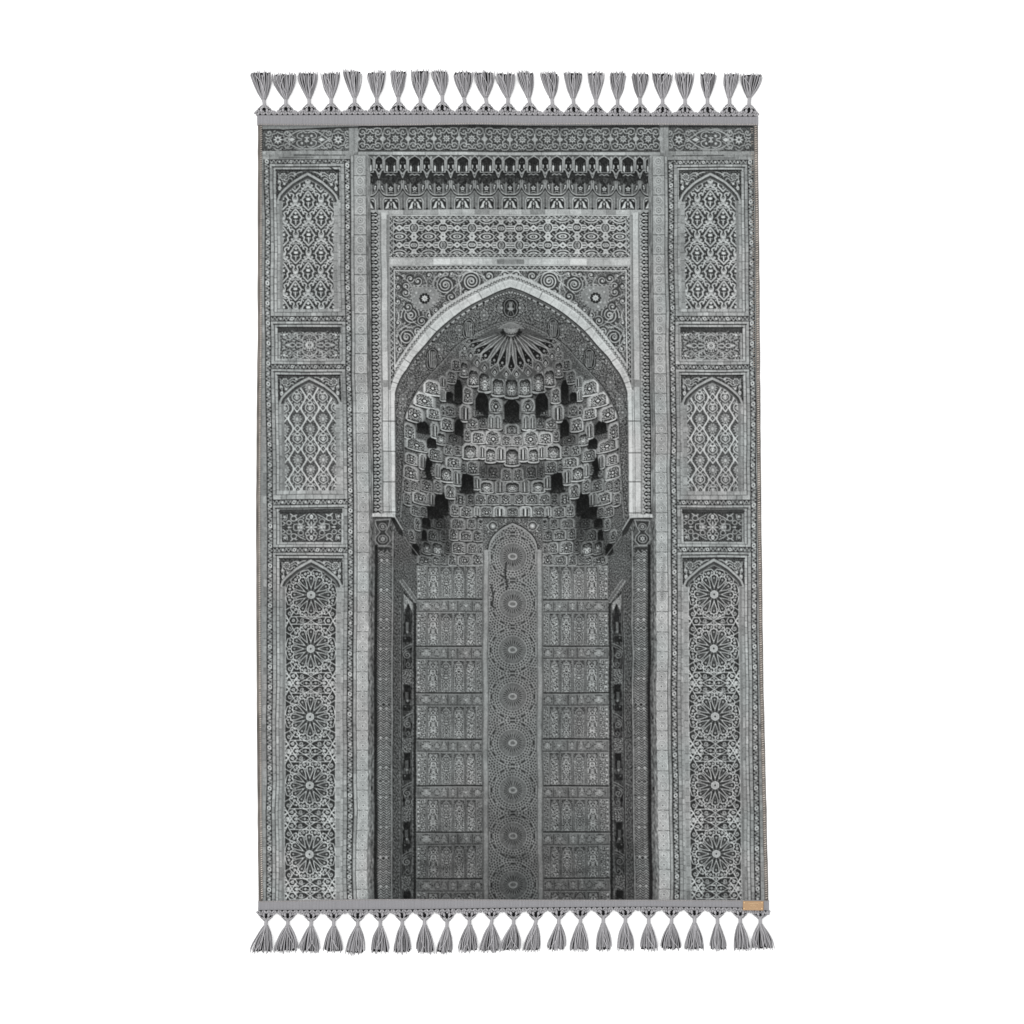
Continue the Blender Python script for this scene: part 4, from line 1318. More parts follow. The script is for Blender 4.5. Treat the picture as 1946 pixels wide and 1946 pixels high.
    for my in meds:
        push(972, my)
        disc(0, 0, 26, .27)
        for k in range(24):
            a = k * TAU / 24 + TAU / 48
            ca, sa = math.cos(a), math.sin(a)
            stroke([(11 * ca, 9 * sa), (26.5 * ca, 26.5 * sa)], 1.0, .5)
            a2 = a + TAU / 48
            stroke([(12 * math.cos(a2), 10 * math.sin(a2)), (17 * math.cos(a2), 16 * math.sin(a2))], 1.4, .16)
            stroke([(19 * math.cos(a2), 19 * math.sin(a2)), (25.5 * math.cos(a2), 25.5 * math.sin(a2))], 1.6, .4)
        ell(0, 0, 9.0, 6.8, .5); ell(0, 0, 5.2, 3.6, .33)
        pop()
    CV.clip = None

def paint_print():
    """returns the whole print as seen in plan, one sample per photo pixel: (array, x0, y0)"""
    global CV
    CV = Canvas(476, 234, 976, 1722, 2.0, .4)
    paint_wings()
    si = paint_portal()
    paint_alcove(si)
    C = CV.a
    C = C[:C.shape[0] // 2 * 2, :C.shape[1] // 2 * 2]
    C = (C[0::2, 0::2] + C[1::2, 0::2] + C[0::2, 1::2] + C[1::2, 1::2]) / 4
    C = gauss(C, .45)
    C = C + .45 * (C - gauss(C, 1.5)) + .2 * (C - gauss(C, 6))
    # spread the half over the full width, following the rug's slight distortion
    gx0, gx1, gy0, gy1 = 480, 1470, 234, 1722
    H, W = gy1 - gy0, gx1 - gx0
    rng = np.random.default_rng(77)
    yy = np.arange(gy0, gy1, dtype=np.float32)[:, None] + .5; xx = np.arange(gx0, gx1, dtype=np.float32)[None, :] + .5
    wx = .75 * vnoise(H, W, 60, 50, rng); wy = .9 * vnoise(H, W, 40, 110, rng)
    cx = xc(yy).astype(np.float32)
    sl = np.interp(yy, [240, 330, 1130, 1620, 1700], [1.0, 1.0, .997, 1.004, 1.004]); sr = np.interp(yy, [240, 330, 1130, 1620, 1700], [.988, .99, .995, 1.004, 1.006])
    dxy = xx - cx
    u = np.where(dxy < 0, -dxy / sl, dxy / sr) + wx
    u = np.abs(u)
    px = np.clip(972 - u - 476 - .5, 0, C.shape[1] - 1.01); py = np.clip(yy + wy - 234 - .5, 0, C.shape[0] - 1.01)
    ix, iy = px.astype(int), py.astype(int); fx, fy = px - ix, py - iy
    G = (C[iy, ix] * (1 - fx) + C[iy, ix + 1] * fx) * (1 - fy) + (C[iy + 1, ix] * (1 - fx) + C[iy + 1, ix + 1] * fx) * fy
    # uneven ink of the print
    alc = np.clip(1 - np.abs(dxy) / 262, 0, 1) ** .3 * (np.abs(dxy) < 262)
    G = G * (1 - alc * np.interp(yy, [1000, 1450, 1600, 1715], [0, .04, .2, .36]))
    patch = vnoise(H, W, 42, 60, rng) * .5 + vnoise(H, W, 16, 24, rng) * .4
    G = G * (1 - .22 * alc * np.clip(patch - .2, 0, 1.2) * (yy > 1520))
    G = G * (1 + .04 * vnoise(H, W, 120, 90, rng) + .045 * vnoise(H, W, 22, 18, rng) + .035 * vnoise(H, W, 7, 6, rng))
    G = G.astype(np.float32)
    full = Canvas(gx0, gy0, gx1, gy1, 1.0)
    full.a = G
    CV = full
    # dark smears in single places
    def smear(pts, w, v, a):
        for k in (1.0, .6, .3):
            stroke(smooth(pts, 6), w * k, v, a * .5)
    smear([(962, 1070), (960, 1090), (964, 1112), (962, 1120)], 4, .06, .9); smear([(960, 1095), (952, 1105)], 3, .07, .5)
    smear([(934, 1112), (937, 1135), (936, 1150), (941, 1156)], 4, .08, .8)
    smear([(962, 1625), (985, 1632), (1000, 1628)], 16, .1, .28); smear([(800, 1640), (850, 1650), (880, 1635)], 16, .1, .22); smear([(1080, 1660), (1130, 1650)], 18, .1, .25)
    smear([(700, 1060), (702, 1120), (699, 1180)], 8, .22, .25)
    smear([(1262, 1060), (1258, 1140)], 8, .2, .2)
    # black margin of the print and painted shade of the tape gap, folded over at the top left
    fill([(494, 238), (680, 239), (680, 241), (600, 243), (540, 246), (496, 246)], .46)
    smear([(496, 247), (530, 246.5), (534, 248)], 3.4, .07, 1); smear([(532, 248), (560, 246.5), (640, 243), (700, 241.5), (760, 240), (900, 241), (1000, 241), (1430, 241)], 3.4, .08, .95)
    smear([(628, 318), (638, 325), (645, 326)], 4, .08, .9); smear([(600, 307), (634, 309), (642, 306)], 3, .1, .6); smear([(630, 310), (640, 313)], 4, .6, .9)
    # fabric grain
    G = np.clip(CV.a, .02, 1) ** .82
    G = G + .03 * rng.standard_normal(G.shape) + .03 * vnoise(H, W, 2.2, 1.6, rng)
    return np.clip(G, .045, .86).astype(np.float32), gx0, gy0
# ---------------------------------------------------------------- scene building
def lin(v):
    v = np.asarray(v, float)
    return np.where(v <= .04045, v / 12.92, ((v + .055) / 1.055) ** 2.4)

def P(x, y, z=0.0):
    return ((x - 973.0) * S, (973.0 - y) * S, z * S)

def material(name, rgb, rough=.9, spec=.15, noise=0.0, nscale=900.0, attr=None, metallic=0.0, bump=0.0):
    m = bpy.data.materials.new(name)
    m.use_nodes = True
    nt = m.node_tree
    b = nt.nodes['Principled BSDF']
    b.inputs['Roughness'].default_value = rough
    b.inputs['Specular IOR Level'].default_value = spec
    b.inputs['Metallic'].default_value = metallic
    col = tuple(float(c) for c in rgb) + (1.0,)
    b.inputs['Base Color'].default_value = col
    src = None
    tc = nt.nodes.new('ShaderNodeTexCoord')
    if noise or bump:
        n = nt.nodes.new('ShaderNodeTexNoise')
        n.inputs['Scale'].default_value = nscale
        n.inputs['Detail'].default_value = 3.0
        nt.links.new(tc.outputs['Object'], n.inputs['Vector'])
    if noise:
        r = nt.nodes.new('ShaderNodeMapRange')
        r.inputs['From Min'].default_value = .25; r.inputs['From Max'].default_value = .75
        r.inputs['To Min'].default_value = 1 - noise; r.inputs['To Max'].default_value = 1 + noise
        nt.links.new(n.outputs['Fac'], r.inputs['Value'])
        mul = nt.nodes.new('ShaderNodeVectorMath'); mul.operation = 'SCALE'
        mul.inputs[0].default_value = col[:3]
        nt.links.new(r.outputs['Result'], mul.inputs['Scale'])
        src = mul
    if attr:
        a = nt.nodes.new('ShaderNodeAttribute')
        a.attribute_name = attr
        if src is not None:
            m2 = nt.nodes.new('ShaderNodeVectorMath'); m2.operation = 'MULTIPLY'
            nt.links.new(src.outputs[0], m2.inputs[0]); nt.links.new(a.outputs['Color'], m2.inputs[1])
            src = m2
            nt.links.new(src.outputs[0], b.inputs['Base Color'])
        else:
            nt.links.new(a.outputs['Color'], b.inputs['Base Color'])
    elif src is not None:
        nt.links.new(src.outputs[0], b.inputs['Base Color'])
    if bump:
        bp = nt.nodes.new('ShaderNodeBump')
        bp.inputs['Strength'].default_value = bump
        bp.inputs['Distance'].default_value = .0006
        nt.links.new(n.outputs['Fac'], bp.inputs['Height'])
        nt.links.new(bp.outputs['Normal'], b.inputs['Normal'])
    return m

class MB:
    """collects shapes given in photo pixels (z up, in pixels too) into one mesh"""
    def __init__(s):
        s.v, s.f, s.t, s.n = [], [], [], 0
        s.chain = None                       # set to -1: the tubes are spun together at their roots

    def add(s, V, F, tone=1.0):
        V = np.asarray(V, float)
        s.v.append(V)
        s.f += [tuple(int(i) + s.n for i in f) for f in F]
        s.t.append(np.full(len(V), tone) if np.isscalar(tone) else np.asarray(tone))
        s.n += len(V)

    def tube(s, pts, r, sides=6, tone=1.0, flat=1.0, cap=True):
        p = np.asarray(pts, float)
        n = len(p)
        r = np.full(n, r) if np.isscalar(r) else np.asarray(r, float)
        t = np.gradient(p, axis=0)
        t /= np.linalg.norm(t, axis=1)[:, None] + 1e-9
        up = np.array([0, 0, 1.0])
        a = np.cross(t, up); la = np.linalg.norm(a, axis=1)
        a[la < 1e-4] = (1, 0, 0)
        a /= np.linalg.norm(a, axis=1)[:, None]
        b = np.cross(a, t)
        ang = np.arange(sides) * TAU / sides
        V = p[:, None, :] + r[:, None, None] * (np.cos(ang)[None, :, None] * a[:, None, :] + flat * np.sin(ang)[None, :, None] * b[:, None, :])
        F = []
        if s.chain is not None:
            if s.chain >= 0:
                F.append((s.chain - s.n, s.chain + 1 - s.n, 0))
            s.chain = s.n
        for i in range(n - 1):
            for k in range(sides):
                k2 = (k + 1) % sides
                F.append((i * sides + k, i * sides + k2, (i + 1) * sides + k2, (i + 1) * sides + k))
        if cap:
            F.append(tuple(range(sides))[::-1]); F.append(tuple((n - 1) * sides + k for k in range(sides)))
        s.add(V.reshape(-1, 3), F, tone)

    def ball(s, c, rx, ry, rz, rot=0.0, tone=1.0, nu=10, nv=6):
        V, F = [(0, 0, 1)], []
        for j in range(1, nv):
            ph = math.pi * j / nv
            for i in range(nu):
                th = TAU * i / nu
                V.append((math.sin(ph) * math.cos(th), math.sin(ph) * math.sin(th), math.cos(ph)))
        V.append((0, 0, -1))
        for i in range(nu):
            F.append((0, 1 + i, 1 + (i + 1) % nu))
            F.append((len(V) - 1, 1 + (nv - 2) * nu + (i + 1) % nu, 1 + (nv - 2) * nu + i))
            for j in range(nv - 2):
                F.append((1 + j * nu + i, 1 + (j + 1) * nu + i, 1 + (j + 1) * nu + (i + 1) % nu, 1 + j * nu + (i + 1) % nu))
        V = np.array(V) * (rx, ry, rz)
        cs, sn = math.cos(rot), math.sin(rot)
        V = np.stack([V[:, 0] * cs - V[:, 1] * sn, V[:, 0] * sn + V[:, 1] * cs, V[:, 2]], 1) + np.array(c)
        s.add(V, F, tone)

    def build(s, name, mat, parent, origin=(973.0, 973.0)):
        V = np.vstack(s.v)
        W = np.stack([(V[:, 0] - origin[0]) * S, (origin[1] - V[:, 1]) * S, V[:, 2] * S], 1)
        me = bpy.data.meshes.new(name)
        me.from_pydata(W.tolist(), [], s.f)
        T = np.concatenate(s.t)
        ca = me.color_attributes.new('tone', 'FLOAT_COLOR', 'POINT')
        buf = np.ones((len(V), 4), np.float32); buf[:, :3] = T[:, None]
        ca.data.foreach_set('color', buf.ravel())
        bm = bmesh.new(); bm.from_mesh(me); bmesh.ops.recalc_face_normals(bm, faces=bm.faces[:]); bm.to_mesh(me); bm.free()
        me.polygons.foreach_set('use_smooth', [True] * len(me.polygons))
        me.materials.append(mat)
        return link(name, me, parent, P(*origin))

def link(name, me, parent=None, loc=(0, 0, 0)):
    o = bpy.data.objects.new(name, me)
    scene.collection.objects.link(o)
    if parent is not None:
        o.parent = parent
        pl = parent.get('_at', (0.0, 0.0, 0.0))
        o.location = tuple(a - b for a, b in zip(loc, pl))
    else:
        o.location = loc
    o['_at'] = tuple(loc)
    return o

# ---- the white studio floor
me = bpy.data.meshes.new('floor')
R = 14.0
me.from_pydata([(-R, -R, 0), (R, -R, 0), (R, R, 0), (-R, R, 0)], [], [(0, 1, 2, 3)])
me.materials.append(material('white_floor', (.92, .92, .92), .8, .1, .005, 3.0))
floor = link('floor', me)
floor['kind'] = 'structure'

# ---- materials of the rug
m_print = material('printed_velour', (1, 1, 1), .92, .08, attr='print', bump=.25, nscale=1400.0)
m_yarn = material('grey_cotton_yarn', tuple(lin([.665, .66, .67]) / 1.7), .85, .12, .1, 2600.0, attr='tone')
m_gap_shade = material('fringe_gap_shade', (.018, .018, .019), .95, .05, .1, 2000.0)  # near-black colour that paints the shade in the fringe gaps
m_tape = material('grey_webbing', tuple(lin([.615, .612, .625]) / LIGHT), .88, .1, .1, 1600.0, attr='tone')
m_bind = material('taupe_overlock', tuple(lin([.46, .44, .42]) / LIGHT), .9, .1, .2, 1500.0, attr='tone')
m_beige = material('beige_thread', tuple(lin([.80, .765, .73]) / 1.6), .8, .15, .12, 1800.0, attr='tone')
m_back = material('grey_backing', tuple(lin([.42, .42, .42]) / LIGHT), .95, .05, .1, 700.0)
m_brass = material('brushed_copper_plate', tuple(lin([.72, .58, .43]) / 1.85), .42, .5, .06, 500.0, metallic=.35, bump=.1)
m_rivet = material('gold_rivet', tuple(lin([.93, .78, .58]) / 1.4), .3, .6, metallic=.4)
m_engr = material('pale_lettering', tuple(lin([.9, .78, .62]) / 1.5), .5, .4, metallic=.2)

root = bpy.data.objects.new('tasselled_rug', None)
scene.collection.objects.link(root)
root.location = (0, 0, 0)
root.empty_display_size = .1
root['label'] = 'grey rug with tassel fringes printed with an ornate pointed-arch portal, lying on a white floor'
root['category'] = 'rug'

EY = [238, 640, 740, 960, 1200, 1280, 1550, 1712]
EXL = [489.5, 489, 487.6, 486, 486.6, 487, 489, 491]
RY = [238, 430, 960, 1300, 1712]
EXR = [1440.5, 1443, 1447, 1451.5, 1461]

def xl(y): return np.interp(y, EY, EXL)
def xr(y): return np.interp(y, RY, EXR)

TX = [489, 700, 800, 900, 1000, 1100, 1250, 1441]
def top_in(x): return np.interp(x, TX, [238.6, 239.6, 238.4, 236.8, 238.0, 237.4, 237.8, 238.8])
def top_out(x): return np.interp(x, TX, [218.6, 217.8, 217.6, 217.8, 219, 220, 221, 221.2])
BX = [491, 560, 680, 780, 1000, 1230, 1400, 1461]
def bot_in(x): return np.interp(x, BX, [1712, 1710.6, 1708.4, 1708.2, 1709.2, 1709.4, 1710, 1710.6])
def bot_out(x): return np.interp(x, BX, [1730, 1729.6, 1728.8, 1728.4, 1725, 1723, 1724.6, 1731])

# ---- printed pile: a dense sheet that carries the print as a colour per vertex
G, gx0, gy0 = paint_print()
NX, NY = 985, 1482
ii = np.linspace(0, 1, NX)[None, :]; jj = np.linspace(0, 1, NY)[:, None]
ya = 234.5 + (1715 - 234.5) * jj
X = xl(ya) + 1.2 + (xr(ya) - xl(ya) - 2.4) * ii
Y = np.broadcast_to(ya, X.shape)
gx = np.clip(X - gx0 - .5, 0, G.shape[1] - 1.01); gy = np.clip(Y - gy0 - .5, 0, G.shape[0] - 1.01)
ix, iy = gx.astype(int), gy.astype(int); fx, fy = gx - ix, gy - iy
val = (G[iy, ix] * (1 - fx) + G[iy, ix + 1] * fx) * (1 - fy) + (G[iy + 1, ix] * (1 - fx) + G[iy + 1, ix + 1] * fx) * fy
rg = np.random.default_rng(2)
tint = .5 + .5 * vnoise(NY, NX, 90, 90, rg)
warm = np.clip(.5 + .9 * vnoise(NY, NX, 70, 60, rg), 0, 1)[..., None] * np.clip((Y - 200) / 500, 0, 1)[..., None]
cool = np.array([.955, 1.01, 1.0]); neutral = np.array([.99, 1.0, .99])
rgb = lin(np.clip(val, 0, 1))[..., None] * (cool * (1 - warm) + neutral * warm) / LIGHT
zs = 6.0 + .25 * vnoise(NY, NX, 80, 80, rg) + .06 * rg.standard_normal((NY, NX))
zs[:, 0] = zs[:, -1] = 1.0
V = np.stack([(X - 973) * S, (973 - Y) * S, zs * S], -1).reshape(-1, 3).astype(np.float32)
idx = np.arange(NX * NY).reshape(NY, NX)
quads = np.stack([idx[:-1, :-1], idx[1:, :-1], idx[1:, 1:], idx[:-1, 1:]], -1).reshape(-1, 4)
me = bpy.data.meshes.new('printed_pile')
me.vertices.add(len(V)); me.vertices.foreach_set('co', V.ravel())
me.loops.add(quads.size); me.loops.foreach_set('vertex_index', quads.ravel().astype(np.int32))
me.polygons.add(len(quads)); me.polygons.foreach_set('loop_start', np.arange(0, quads.size, 4, dtype=np.int32))
me.update(calc_edges=True)
ca = me.color_attributes.new('print', 'FLOAT_COLOR', 'POINT')
buf = np.ones((len(V), 4), np.float32); buf[:, :3] = rgb.reshape(-1, 3)
ca.data.foreach_set('color', buf.ravel())
me.polygons.foreach_set('use_smooth', np.ones(len(quads), bool))
me.materials.append(m_print)
link('printed_pile', me, root)

# ---- backing slab
mb = MB()
ys = np.linspace(222, 1724, 60)
o = [(xl(y) + 2.5, y) for y in ys] + [(xr(y) - 2.5, y) for y in ys[::-1]]
n = len(o)
Vb = [(x, y, .4) for x, y in o] + [(x, y, 4.6) for x, y in o]
F = [(i, (i + 1) % n, n + (i + 1) % n, n + i) for i in range(n)] + [tuple(range(n)), tuple(range(n, 2 * n))]
mb.add(Vb, F)
mb.build('backing', m_back, root)

# ---- overlocked side bindings
rb = np.random.default_rng(21)
for side in (-1, 1):
    mb, st = MB(), MB()
    ys = np.arange(238.0, 1713.0, 1.4)
    ex = (xl if side < 0 else xr)(ys)
    wob = .5 * np.interp(ys, np.linspace(238, 1713, 60), rb.standard_normal(60))
    ang = np.linspace(math.pi, 0, 9)
    hw = 4.6
    rows = []
    for y, e, w in zip(ys, ex, wob):
        c = e + (-side) * (hw + .1) + w * .4
        rip = .45 * math.sin(y * TAU / 4.2)
        rows.append([(c + (hw + .25 * rip) * math.cos(a), y + 1.3 * math.cos(a) * side, .3 + (7.6 + rip) * math.sin(a) ** .7) for a in ang])
    Vb = np.array(rows).reshape(-1, 3); k = len(ang)
    F = [(i * k + j, i * k + j + 1, (i + 1) * k + j + 1, (i + 1) * k + j) for i in range(len(ys) - 1) for j in range(k - 1)]
    tone = np.repeat(np.interp(ys, np.linspace(238, 1713, 90), np.clip(1 + .22 * rb.standard_normal(90), .6, 1.5)), k)
    mb.add(Vb, F, tone)
    b = mb.build('edge_binding', m_bind, root)
    y = 241.0
    while y < 1709:
        e = (xl if side < 0 else xr)(y)
        if side < 0:
            x = e + 7.0
            st.tube([(x - 1.5, y + .9, 7.2), (x, y, 8.4), (x + 1.8, y - 1.0, 6.8)], [.7, 1.2, .7], 6, float(np.clip((.98 + .14 * rb.standard_normal()) * np.interp(y, [238, 330, 420, 600], [.6, .7, .95, 1]), .4, 1.25)))
        else:
            x = e - 4.6
            st.tube([(x - 2.2, y + .6, 7.0), (x, y, 8.4), (x + 2.0, y - .9, 7.2)], [.7, 1.05, .6], 6, float(np.clip((.86 + .17 * rb.standard_normal()), .4, 1.15)))
            if y < 700 and rb.random() < .7:
                st.tube([(e - 13 - 2 * rb.random(), y, 6.6), (e - 9.5, y - 1, 7.0)], .8, 5, .55)
        y += 4.15
    st.build('overlock_stitching', m_beige, b)

# ---- webbing tapes sewn over both ends
tapes = []
for (fi, fo, xa, xb, sg) in ((top_in, top_out, 489.0, 1441.0, -1), (bot_in, bot_out, 491.0, 1461.5, 1)):
    mb, st = MB(), MB()
    xs = np.arange(xa, xb + .1, .66)
    vs = np.array([0, .04, .1, .3, .5, .7, .9, .96, 1.0])
    zz = np.array([5.6, 8.2, 9.0, 9.2, 9.2, 9.2, 8.8, 7.6, 1.5])
    rows = []
    rt = np.random.default_rng(30 + sg)
    ribw = np.cumsum(rt.normal(1, .08, len(xs)))
    rib = np.sin(ribw * .66 * TAU / 2.75)
    a, c = fi(xs), fo(xs)
    for v, z in zip(vs, zz):
        rows.append(np.stack([xs, a + (c - a) * v, z + .42 * rib * (0 < v < 1)], 1))
    A = np.stack(rows, 1); k = len(vs)
    F = [(i * k + j, i * k + j + 1, (i + 1) * k + j + 1, (i + 1) * k + j) for i in range(len(xs) - 1) for j in range(k - 1)]
    tone = np.repeat(1 + .1 * rib + .03 * rt.standard_normal(len(xs)), k)
    mb.add(A.reshape(-1, 3), F, tone)
    for end in (0, -1):                                          # turned-in ends
        e = A[end]
        mb.add(np.vstack([e, e * (1, 1, 0) + (0, 0, .3)]), [(j, j + 1, k + j + 1, k + j) for j in range(k - 1)], 1.0)
    tp = mb.build('webbing_tape', m_tape, root)
    x = xa + 2
    while x < xb - 2:
        y = fi(x)
        q = -sg if False else sg
        big = (1.0 if x > 760 else .55) if sg < 0 else .5
        st.tube([(x - .5, y + q * .2, 8.4), (x, y + q * 1.6, 9.6), (x + .5, y + q * (3.0 if sg < 0 else 2.2), 9.2)], [.35, .62 * (.6 + .5 * big), .35], 5, .62 + .33 * big + .07 * rt.standard_normal())
        x += 3.25
    st.build('seam_stitching', m_beige, tp)
    tapes.append(tp)

# ---- tassels: neck base, neck top, left tip, right tip, tip line
TOP = ((502.2, 200.3, 501.4, 189.5, 474, 514.5, 135), (543.3, 198.6, 543.3, 188, 517, 562, 139.5), (587.5, 197.8, 587.2, 187, 564.7, 603.3, 137), (629.3, 197, 629.2, 186.2, 610.7, 646.8, 137.5),
       (673.7, 196, 673.7, 185.4, 650, 685.6, 132.5), (715.9, 195.3, 715.9, 184.5, 697.7, 733.3, 135.7), (757.2, 194.5, 757, 183.7, 740, 773.5, 134), (798.8, 196, 798.8, 185.4, 782, 817, 133),
       (840.6, 193.6, 840.2, 180.4, 818.8, 849.8, 134), (882.9, 196, 882, 184.5, 860.5, 897, 135.7), (924.3, 197, 923, 185.4, 899.5, 939, 135), (965.2, 197, 965.2, 185.4, 941, 979, 138),
       (1006.6, 196, 1005, 185.4, 980.4, 1012.7, 136), (1049.7, 199.5, 1049, 186.7, 1026, 1061, 137.6), (1090, 198, 1089.4, 186.7, 1070.5, 1107, 137), (1132.5, 198.8, 1132.5, 188, 1117.6, 1147, 137),
       (1173.5, 199.5, 1173.5, 188, 1158.7, 1190, 137), (1216.3, 198, 1216, 185.5, 1200.5, 1233.6, 138), (1259.2, 198, 1259, 187, 1239, 1277.8, 138), (1301.8, 198, 1301.8, 187, 1283.6, 1317.9, 138),
       (1344.4, 198, 1344.4, 186, 1330.9, 1362, 138.6), (1386.3, 198, 1386.3, 186, 1377, 1405, 139.4), (1423.4, 199.4, 1424, 185.5, 1408, 1451, 140.7))
BOT = ((505.7, 1749.8, 505.3, 1759.2, 475.4, 516.4, 1811), (547, 1749.8, 546.7, 1759, 518.7, 566, 1809.5), (591.5, 1750.5, 591, 1760.5, 568, 608, 1810), (634.2, 1749.8, 634, 1760.5, 615.4, 652.4, 1809.5),
       (679.7, 1751, 679.6, 1760.5, 655.7, 691.4, 1814), (722.7, 1749.8, 722.7, 1760.5, 704.2, 740.9, 1811), (764.4, 1749.8, 764.4, 1759, 747, 782, 1811.5), (806.8, 1748.5, 806.8, 1758, 790.7, 825.7, 1811.5),
       (849.5, 1751, 849.2, 1763, 827.7, 858.6, 1811.5), (892.3, 1747.8, 892, 1758, 870, 907.7, 1809), (934.7, 1746.4, 933.7, 1758, 909.8, 949.5, 1809), (976.2, 1747, 976, 1758, 950.8, 989.5, 1807),
       (1018.5, 1748.5, 1017.4, 1758, 992, 1024.5, 1807.7), (1062, 1745.8, 1061.8, 1756.5, 1038, 1073.6, 1806), (1103, 1745.8, 1102.8, 1755, 1083.3, 1120.7, 1807), (1146.6, 1744.4, 1146.3, 1755, 1131.5, 1162.5, 1807),
       (1188.7, 1744.4, 1188.3, 1754.5, 1173, 1205.8, 1807), (1232.8, 1744.4, 1232.8, 1756.5, 1216, 1250.7, 1805.6), (1276.3, 1744.4, 1275.9, 1755.9, 1254.7, 1295.4, 1805), (1320, 1744.4, 1319.9, 1755, 1301.4, 1336.4, 1805.6),
       (1363.3, 1744.4, 1363.6, 1756.5, 1349.5, 1381.5, 1805.6), (1406.7, 1745, 1406.7, 1755, 1397, 1426, 1805.6), (1444.8, 1745, 1444.8, 1756.5, 1428, 1473, 1804))

def tassel(d, sg, seed, edge):
    """sg -1: the fringe points up the picture, +1: down"""
    r = np.random.default_rng(seed)
    bx, by, nx, ny, tl, tr, ty = d
    org = (bx, by)
    nw = 3.3                                             # half width of the neck
    tc, hw = (tl + tr) / 2, (tr - tl) / 2 * 1.06
    ln = abs(ty - ny) + 3.5
    mb, core = MB(), MB()
    mb.chain = core.chain = -1
    T = np.linspace(0, 1, 11)

    def path(o, t_end, lift, wig, ph):
        t = T * t_end
        w = nw + (hw - nw) * (1 - (1 - t) ** 2.1)
        cx = nx + (tc - nx) * t ** 1.15
        fade = np.minimum(1, t * 3)
        x = cx + o * w + wig * fade * np.sin(ph + t * 7)
        y = ny + sg * (ln * t - .025 * ln * abs(o) ** 2 * t)
        z = 1.3 + lift * (.55 + .45 * np.sin(math.pi * np.clip(t * .9 + .12, 0, 1))) * math.sqrt(max(.1, 1 - (o * .92) ** 2))
        return np.stack([x, y, np.maximum(z, 1.0)], 1)
    for i in range(15):                                  # dark yarns added as the shade between the strands
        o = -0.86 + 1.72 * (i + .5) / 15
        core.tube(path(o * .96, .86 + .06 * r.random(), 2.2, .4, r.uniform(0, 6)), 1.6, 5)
    for layer, (cnt, lift) in enumerate(((13, 5.0), (10, 8.4))):
        for i in range(cnt):
            o = float(np.clip(-1 + 2 * (i + .5) / cnt + r.normal(0, .05), -1, 1))
            te = .99 + r.normal(0, .05) + (.07 if r.random() < .08 else 0)
            tone = float(np.clip(r.normal(1.03, .18), .55, 1.5))
            rad = r.uniform(.7, 1.05)
            mb.tube(path(o, te, lift + r.uniform(-.8, .8), r.uniform(.1, .8), r.uniform(0, 6)), [rad * .8] + [rad] * 9 + [rad * .7], 6, tone)
    for i in range(3):                                   # stray yarns lying across
        o0, o1 = r.uniform(-.7, .7, 2)
        t0, t1 = .03, r.uniform(.75, .98)
        t = np.linspace(0, 1, 8)
        tt = t0 + (t1 - t0) * t
        w = nw + (hw - nw) * (1 - (1 - tt) ** 2.1)
        oo = o0 + (o1 - o0) * t + .25 * np.sin(t * math.pi) * r.choice([-1, 1])
        x = nx + (tc - nx) * tt ** 1.15 + oo * w
        mb.tube(np.stack([x, ny + sg * ln * tt, np.full(8, 10.6) + .8 * np.sin(t * math.pi)], 1), .62, 5, 1.35)
    o = mb.build('tassel', m_yarn, root, org)
    core.build('shade_yarns', m_gap_shade, o, org)
    # neck
    mb = MB()
    for k in range(6):
        a = -1 + 2 * (k + .5) / 6
        zt = 3.2 + 3.6 * math.sqrt(1 - a * a * .9)
        mb.tube([(bx + a * nw * .95, by - sg * 3.0, zt), (bx + a * nw * .85, by + (ny - by) * .3, zt), (nx + a * nw * .85, by + (ny - by) * .7, zt), (nx + a * nw * 1.15, ny + sg * 5, zt + .5), (nx + a * nw * 1.9, ny + sg * 12, zt - .5)], [.9, .95, .95, .95, .7], 6, float(r.normal(1.08, .06)))
    mb.tube([(bx, by - sg * 2, 3), (nx, ny + sg * 7, 3)], 2.9, 8, .8)
    mb.build('neck', m_yarn, o, org)
    # knotted cords that gather into the neck
    mb, dk = MB(), MB()
    e = edge(bx)
    h = abs(e - by)
    s2 = -sg                                             # towards the tape
    for q in (-1, 1):
        dx = r.uniform(-.7, .7)
        k1 = (bx + q * 5.0 + dx, by + s2 * h * .55); k2 = (bx + q * 13.8 + dx, by + s2 * h * .64)
        mb.ball((k1[0], k1[1], 6.4), 2.7, 3.8, 4.2, q * .2, float(r.normal(1.08, .07)))
        mb.ball((k2[0], k2[1], 5), 2.9, 2.7, 3.6, -q * s2 * .5, float(r.normal(1.04, .07)))
        mb.tube([(bx + q * 1.2, by - s2 * 1.5, 6), (bx + q * 2.4, by + s2 * h * .16, 6.4), (k1[0] - q * .4, k1[1] - s2 * 2, 6.8)], [1.2, 1.3, 1.2], 7, 1.05)
        for (ax_, ay_, ra, rb_, ro) in ((6.2, .12, 3.4, 1.5, .75), (10.6, .34, 2.9, 1.7, .9), (17.2, .8, 2.7, 2.4, .3), (9.6, .62, 2.1, 3.0, .3)):
            mb.ball((bx + q * ax_ + dx * .5, by + s2 * h * ay_, 4.8), ra, rb_, 3.2, q * s2 * ro, float(r.normal(1.05, .09)), 8, 5)
        mb.tube(smooth([(bx + q * 2.2, by - s2 * .5, 5), (bx + q * 7.5, by + s2 * h * .18, 4), (bx + q * 12, by + s2 * h * .45, 3.6), (bx + q * 17, by + s2 * h * .75, 3.4)], 3), 1.1, 6, 1.0)
        mb.tube([(k1[0], k1[1] + s2 * 2.5, 5), (k1[0] + q * 1.2, by + s2 * h * .9, 4.2)], [1.3, 1.2], 6, float(r.normal(.98, .06)))
        mb.tube([(k2[0], k2[1] + s2 * 2.0, 4.6), (k2[0] - q * 2.0, by + s2 * h * .92, 4.2)], [1.3, 1.2], 6, float(r.normal(.98, .06)))
